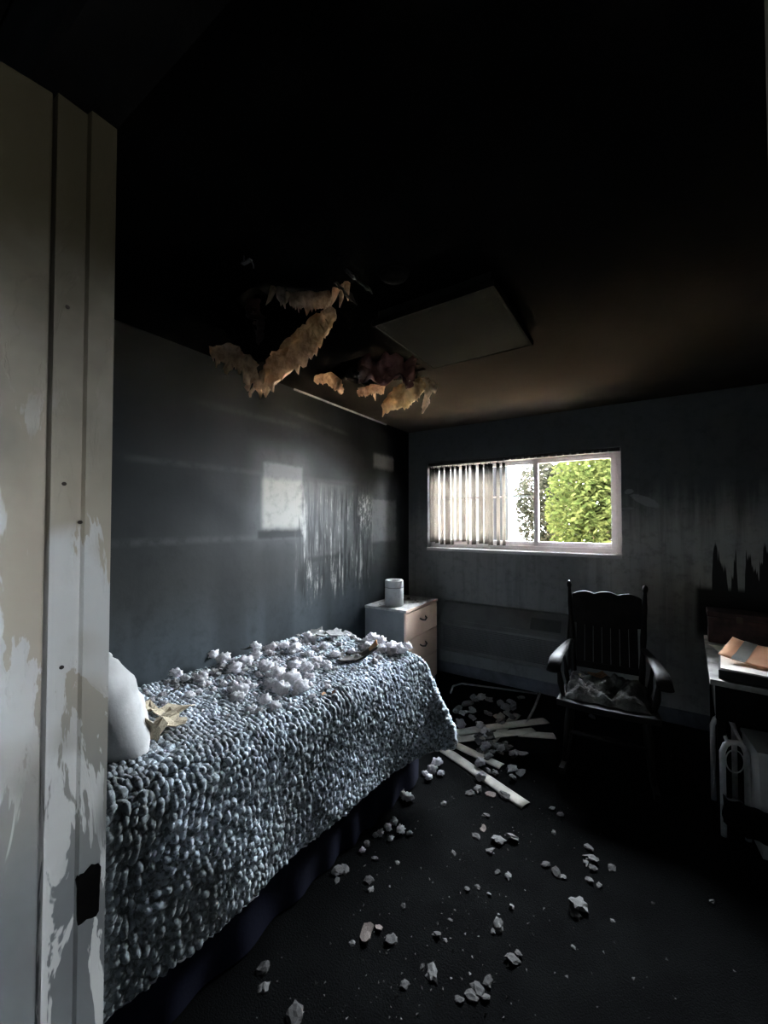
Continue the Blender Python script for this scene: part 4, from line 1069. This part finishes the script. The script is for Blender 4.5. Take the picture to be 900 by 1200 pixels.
vane((522, 872), (626, 858), .075, 'fallen blind vane crossing over toward the rocking chair leg', .022, .012)
vane((530, 862), (640, 846), .085, 'fallen blind vane furthest back under the rubble', .014, .010, .01)
vane((606, 861), (650, 864), .080, 'short broken end of a vane under the rocking chair', .008, .008)
vane((560, 886), (606, 838), .060, 'dark stained vane sticking out crosswise under the others', .004, .004)
# thin bent strip lying behind the rubble
st = [onz(*p, .012) for p in ((528, 812), (531, 804), (541, 801), (580, 806), (630, 813))]
o = MB().tube(st, .008, 8).obj('bent_strip', M_rail, None, True); tag(o, 'thin bent pale strip lying on floor in front of heater', 'strip')
st = [onz(*p, .012) for p in ((633, 812), (626, 830), (617, 847))]
o = MB().tube(st, [.010, .010, .010], 8).obj('broken_strip', M_rail, None, True); tag(o, 'short pale strip lying beside the rocking chair rocker', 'strip')

# plaster chunks on the floor: x, y, pixel radius, kind
G_fl = 'plaster chunks on the carpet'
chunks = [(396, 1022, 8, 'k'), (404, 1020, 6, 'k'), (395, 1032, 4, 'k'), (432, 1032, 6, 'd'), (435, 1043, 4, 'k'), (439, 1006, 4, 'k'), (466, 1011, 3, 'k'), (473, 1062, 4, 'd'),
          (430, 1094, 14, 'p'), (444, 1088, 7, 'p'), (459, 1102, 8, 'd'), (413, 1106, 4, 'k'), (512, 1096, 6, 'd'), (522, 1102, 3, 'k'), (506, 1142, 9, 'k'), (474, 1154, 6, 'd'),
          (495, 1134, 4, 'd'), (308, 1137, 8, 'd'), (309, 1158, 7, 'k'), (347, 1190, 13, 'd'), (538, 1172, 6, 'd'), (553, 1168, 8, 'd'), (572, 1152, 7, 'd'), (570, 1170, 6, 'd'), (560, 1160, 9, 'd'),
          (584, 1087, 8, 'k'), (578, 1092, 4, 'd'), (600, 1124, 9, 'd'), (607, 1118, 5, 'd'), (678, 1063, 12, 'k'), (674, 1070, 9, 'd'), (672, 1110, 3, 'k'),
          (690, 994, 6, 'k'), (693, 1008, 8, 'k'), (688, 1012, 5, 'k'), (696, 1018, 6, 'd'), (717, 1018, 5, 'k'), (690, 1032, 5, 'k'), (702, 1038, 4, 'k'), (640, 1014, 6, 'd'), (652, 1024, 7, 'd'), (660, 1028, 4, 'k'),
          (551, 930, 6, 'd'), (560, 926, 6, 'k'), (576, 932, 8, 'p'), (592, 934, 8, 'd'), (520, 943, 4, 'k'), (602, 984, 7, 'k'), (584, 986, 8, 'k'), (574, 998, 5, 'k'), (566, 972, 6, 'p'), (558, 980, 6, 'd'), (570, 956, 5, 'd'),
          (596, 1028, 5, 'k'), (583, 1022, 4, 'd'), (548, 1042, 4, 'd'), (560, 1040, 4, 'd'), (573, 1048, 3, 'k'), (528, 1078, 3, 'd'), (532, 1000, 4, 'd'), (600, 1063, 4, 'k'),
          (647, 948, 4, 'k'), (657, 955, 4, 'd'), (649, 976, 3, 'k'), (834, 1057, 4, 'd'), (765, 1058, 2, 'd'), (718, 1079, 3, 'k'), (694, 841, 5, 'k')]
for k, (px, py, r_, kd) in enumerate(chunks):
    p = onz(px, py, 0); pool, lab = {'k': (CK, 'grey plaster chunk lying on the dark carpet'), 'd': (CD, 'sooty dark plaster chunk lying on the carpet'), 'p': (FB, 'pinkish brown plaster chunk lying on the carpet')}[kd]
    place('plaster_chunk', pool[k % len(pool)], p, r_ * .74 * pxscale(p), lab, 'plaster chunk', G_fl, .3, (1.25, .95, .72))
# fluff fallen along the bed skirt
for k, (px, py, r_) in enumerate(((455, 972, 5), (462, 965, 5), (470, 976, 6), (446, 978, 5), (458, 984, 4), (440, 980, 4), (478, 938, 8), (470, 932, 6), (506, 905, 7), (512, 897, 7), (503, 914, 5), (517, 908, 5), (498, 908, 4), (425, 998, 4), (430, 990, 4), (480, 978, 4))):
    p = onz(px, py, 0); place('insulation_clump', (FL + FG)[k % 9], p, r_ * .75 * pxscale(p), 'fluffy clump fallen on carpet along the navy bed skirt', 'insulation', 'clumps along the bed skirt', .4)
for k in range(46):     # rubble around the fallen vanes
    px = rnd.uniform(532, 612); py = rnd.uniform(818, 915)
    if py > 870 and px < 560: px += 40
    p = onz(px, py, 0)
    place('plaster_chunk', (CK + CD + FG)[k % 13], p + Vector((0, 0, .004)), rnd.uniform(3, 6.5) * pxscale(p), 'grey rubble lump among the fallen blind vanes', 'rubble', 'rubble by the fallen vanes', .5)
for k, (px, py, r_) in enumerate(((545, 838, 8), (553, 835, 7), (573, 822, 7), (557, 822, 8), (585, 842, 8), (596, 840, 7), (610, 885, 8), (600, 905, 8), (610, 910, 7), (585, 878, 9), (572, 872, 8))):
    p = onz(px, py, 0); place('drywall_flake', FK[k % 5], p + Vector((0, 0, .012)), r_ * pxscale(p), 'grey drywall flake among the fallen blind vanes', 'drywall piece', 'flakes by the fallen vanes', .3)
# rubble on the chair and the cabinet
for k in range(12):
    p = Vector((-.175 + rnd.uniform(-.17, .16), 2.93 + rnd.uniform(-.15, .12), SH + .045))
    place('cushion_scrap', (FP + FD + FK)[k % 12], p, rnd.uniform(.02, .045), 'torn scrap lying on the burnt rocking chair cushion', 'scrap', 'scraps on the chair', .5)
p = Vector((-.24, 3.06, SH + .05)); place('paper_scrap', FO[0], p, .07, 'burnt orange curl on the rocking chair cushion', 'scrap', None, .5)
for k in range(9):
    p = Vector((-1.66 - rnd.uniform(.05, .36), 2.93 + rnd.uniform(.03, .55), nh))
    if abs(p.x + 1.855) < .10 and abs(p.y - 3.06) < .11: continue
    place('plaster_crumb', (CK + FK)[k % 10], p, rnd.uniform(.010, .024), 'small pale plaster crumb on top of the bedside cabinet', 'plaster chunk', 'crumbs on the cabinet', .2)
# countless fine crumbs
m_ = MB(); r3 = random.Random(11)
for k in range(500):
    px = r3.gauss(520, 130); py = r3.uniform(880, 1195)
    p = onz(px, py, 0)
    if not (p.x > -1.02 - .14 * (2.1 - p.y) / 1.8 and p.y > .35 and p.x < .9): continue
    s = r3.uniform(.002, .007); q = [Vector((r3.uniform(-1, 1), r3.uniform(-1, 1), r3.uniform(0, 1.3))) * s + p for _ in range(4)]
    q[0].z = q[1].z = q[2].z = .0005
    m_.raw(q, [(0, 1, 2), (0, 1, 3), (1, 2, 3), (2, 0, 3)])
o = m_.obj('plaster_dust', M_plaster); tag(o, 'fine plaster crumbs scattered over the dark carpet', 'crumbs', None, 'stuff')
m_ = MB()
for k in range(1500):
    l = (rnd.uniform(-.80, -.10), rnd.uniform(-1.45, -.06)); 
    if rnd.random() < (l[0] + .8) * .8: continue
    p = bedp(l[0], l[1], 0); p.z = quilt_z(p) + .004
    s = rnd.uniform(.003, .009); q = [Vector((rnd.uniform(-1, 1), rnd.uniform(-1, 1), rnd.uniform(0, 1.3))) * s + p for _ in range(4)]
    m_.raw(q, [(0, 1, 2), (0, 1, 3), (1, 2, 3), (2, 0, 3)])
o = m_.obj('fluff_crumbs', M_fluff); tag(o, 'tiny white crumbs sprinkled over the quilt', 'crumbs', None, 'stuff')
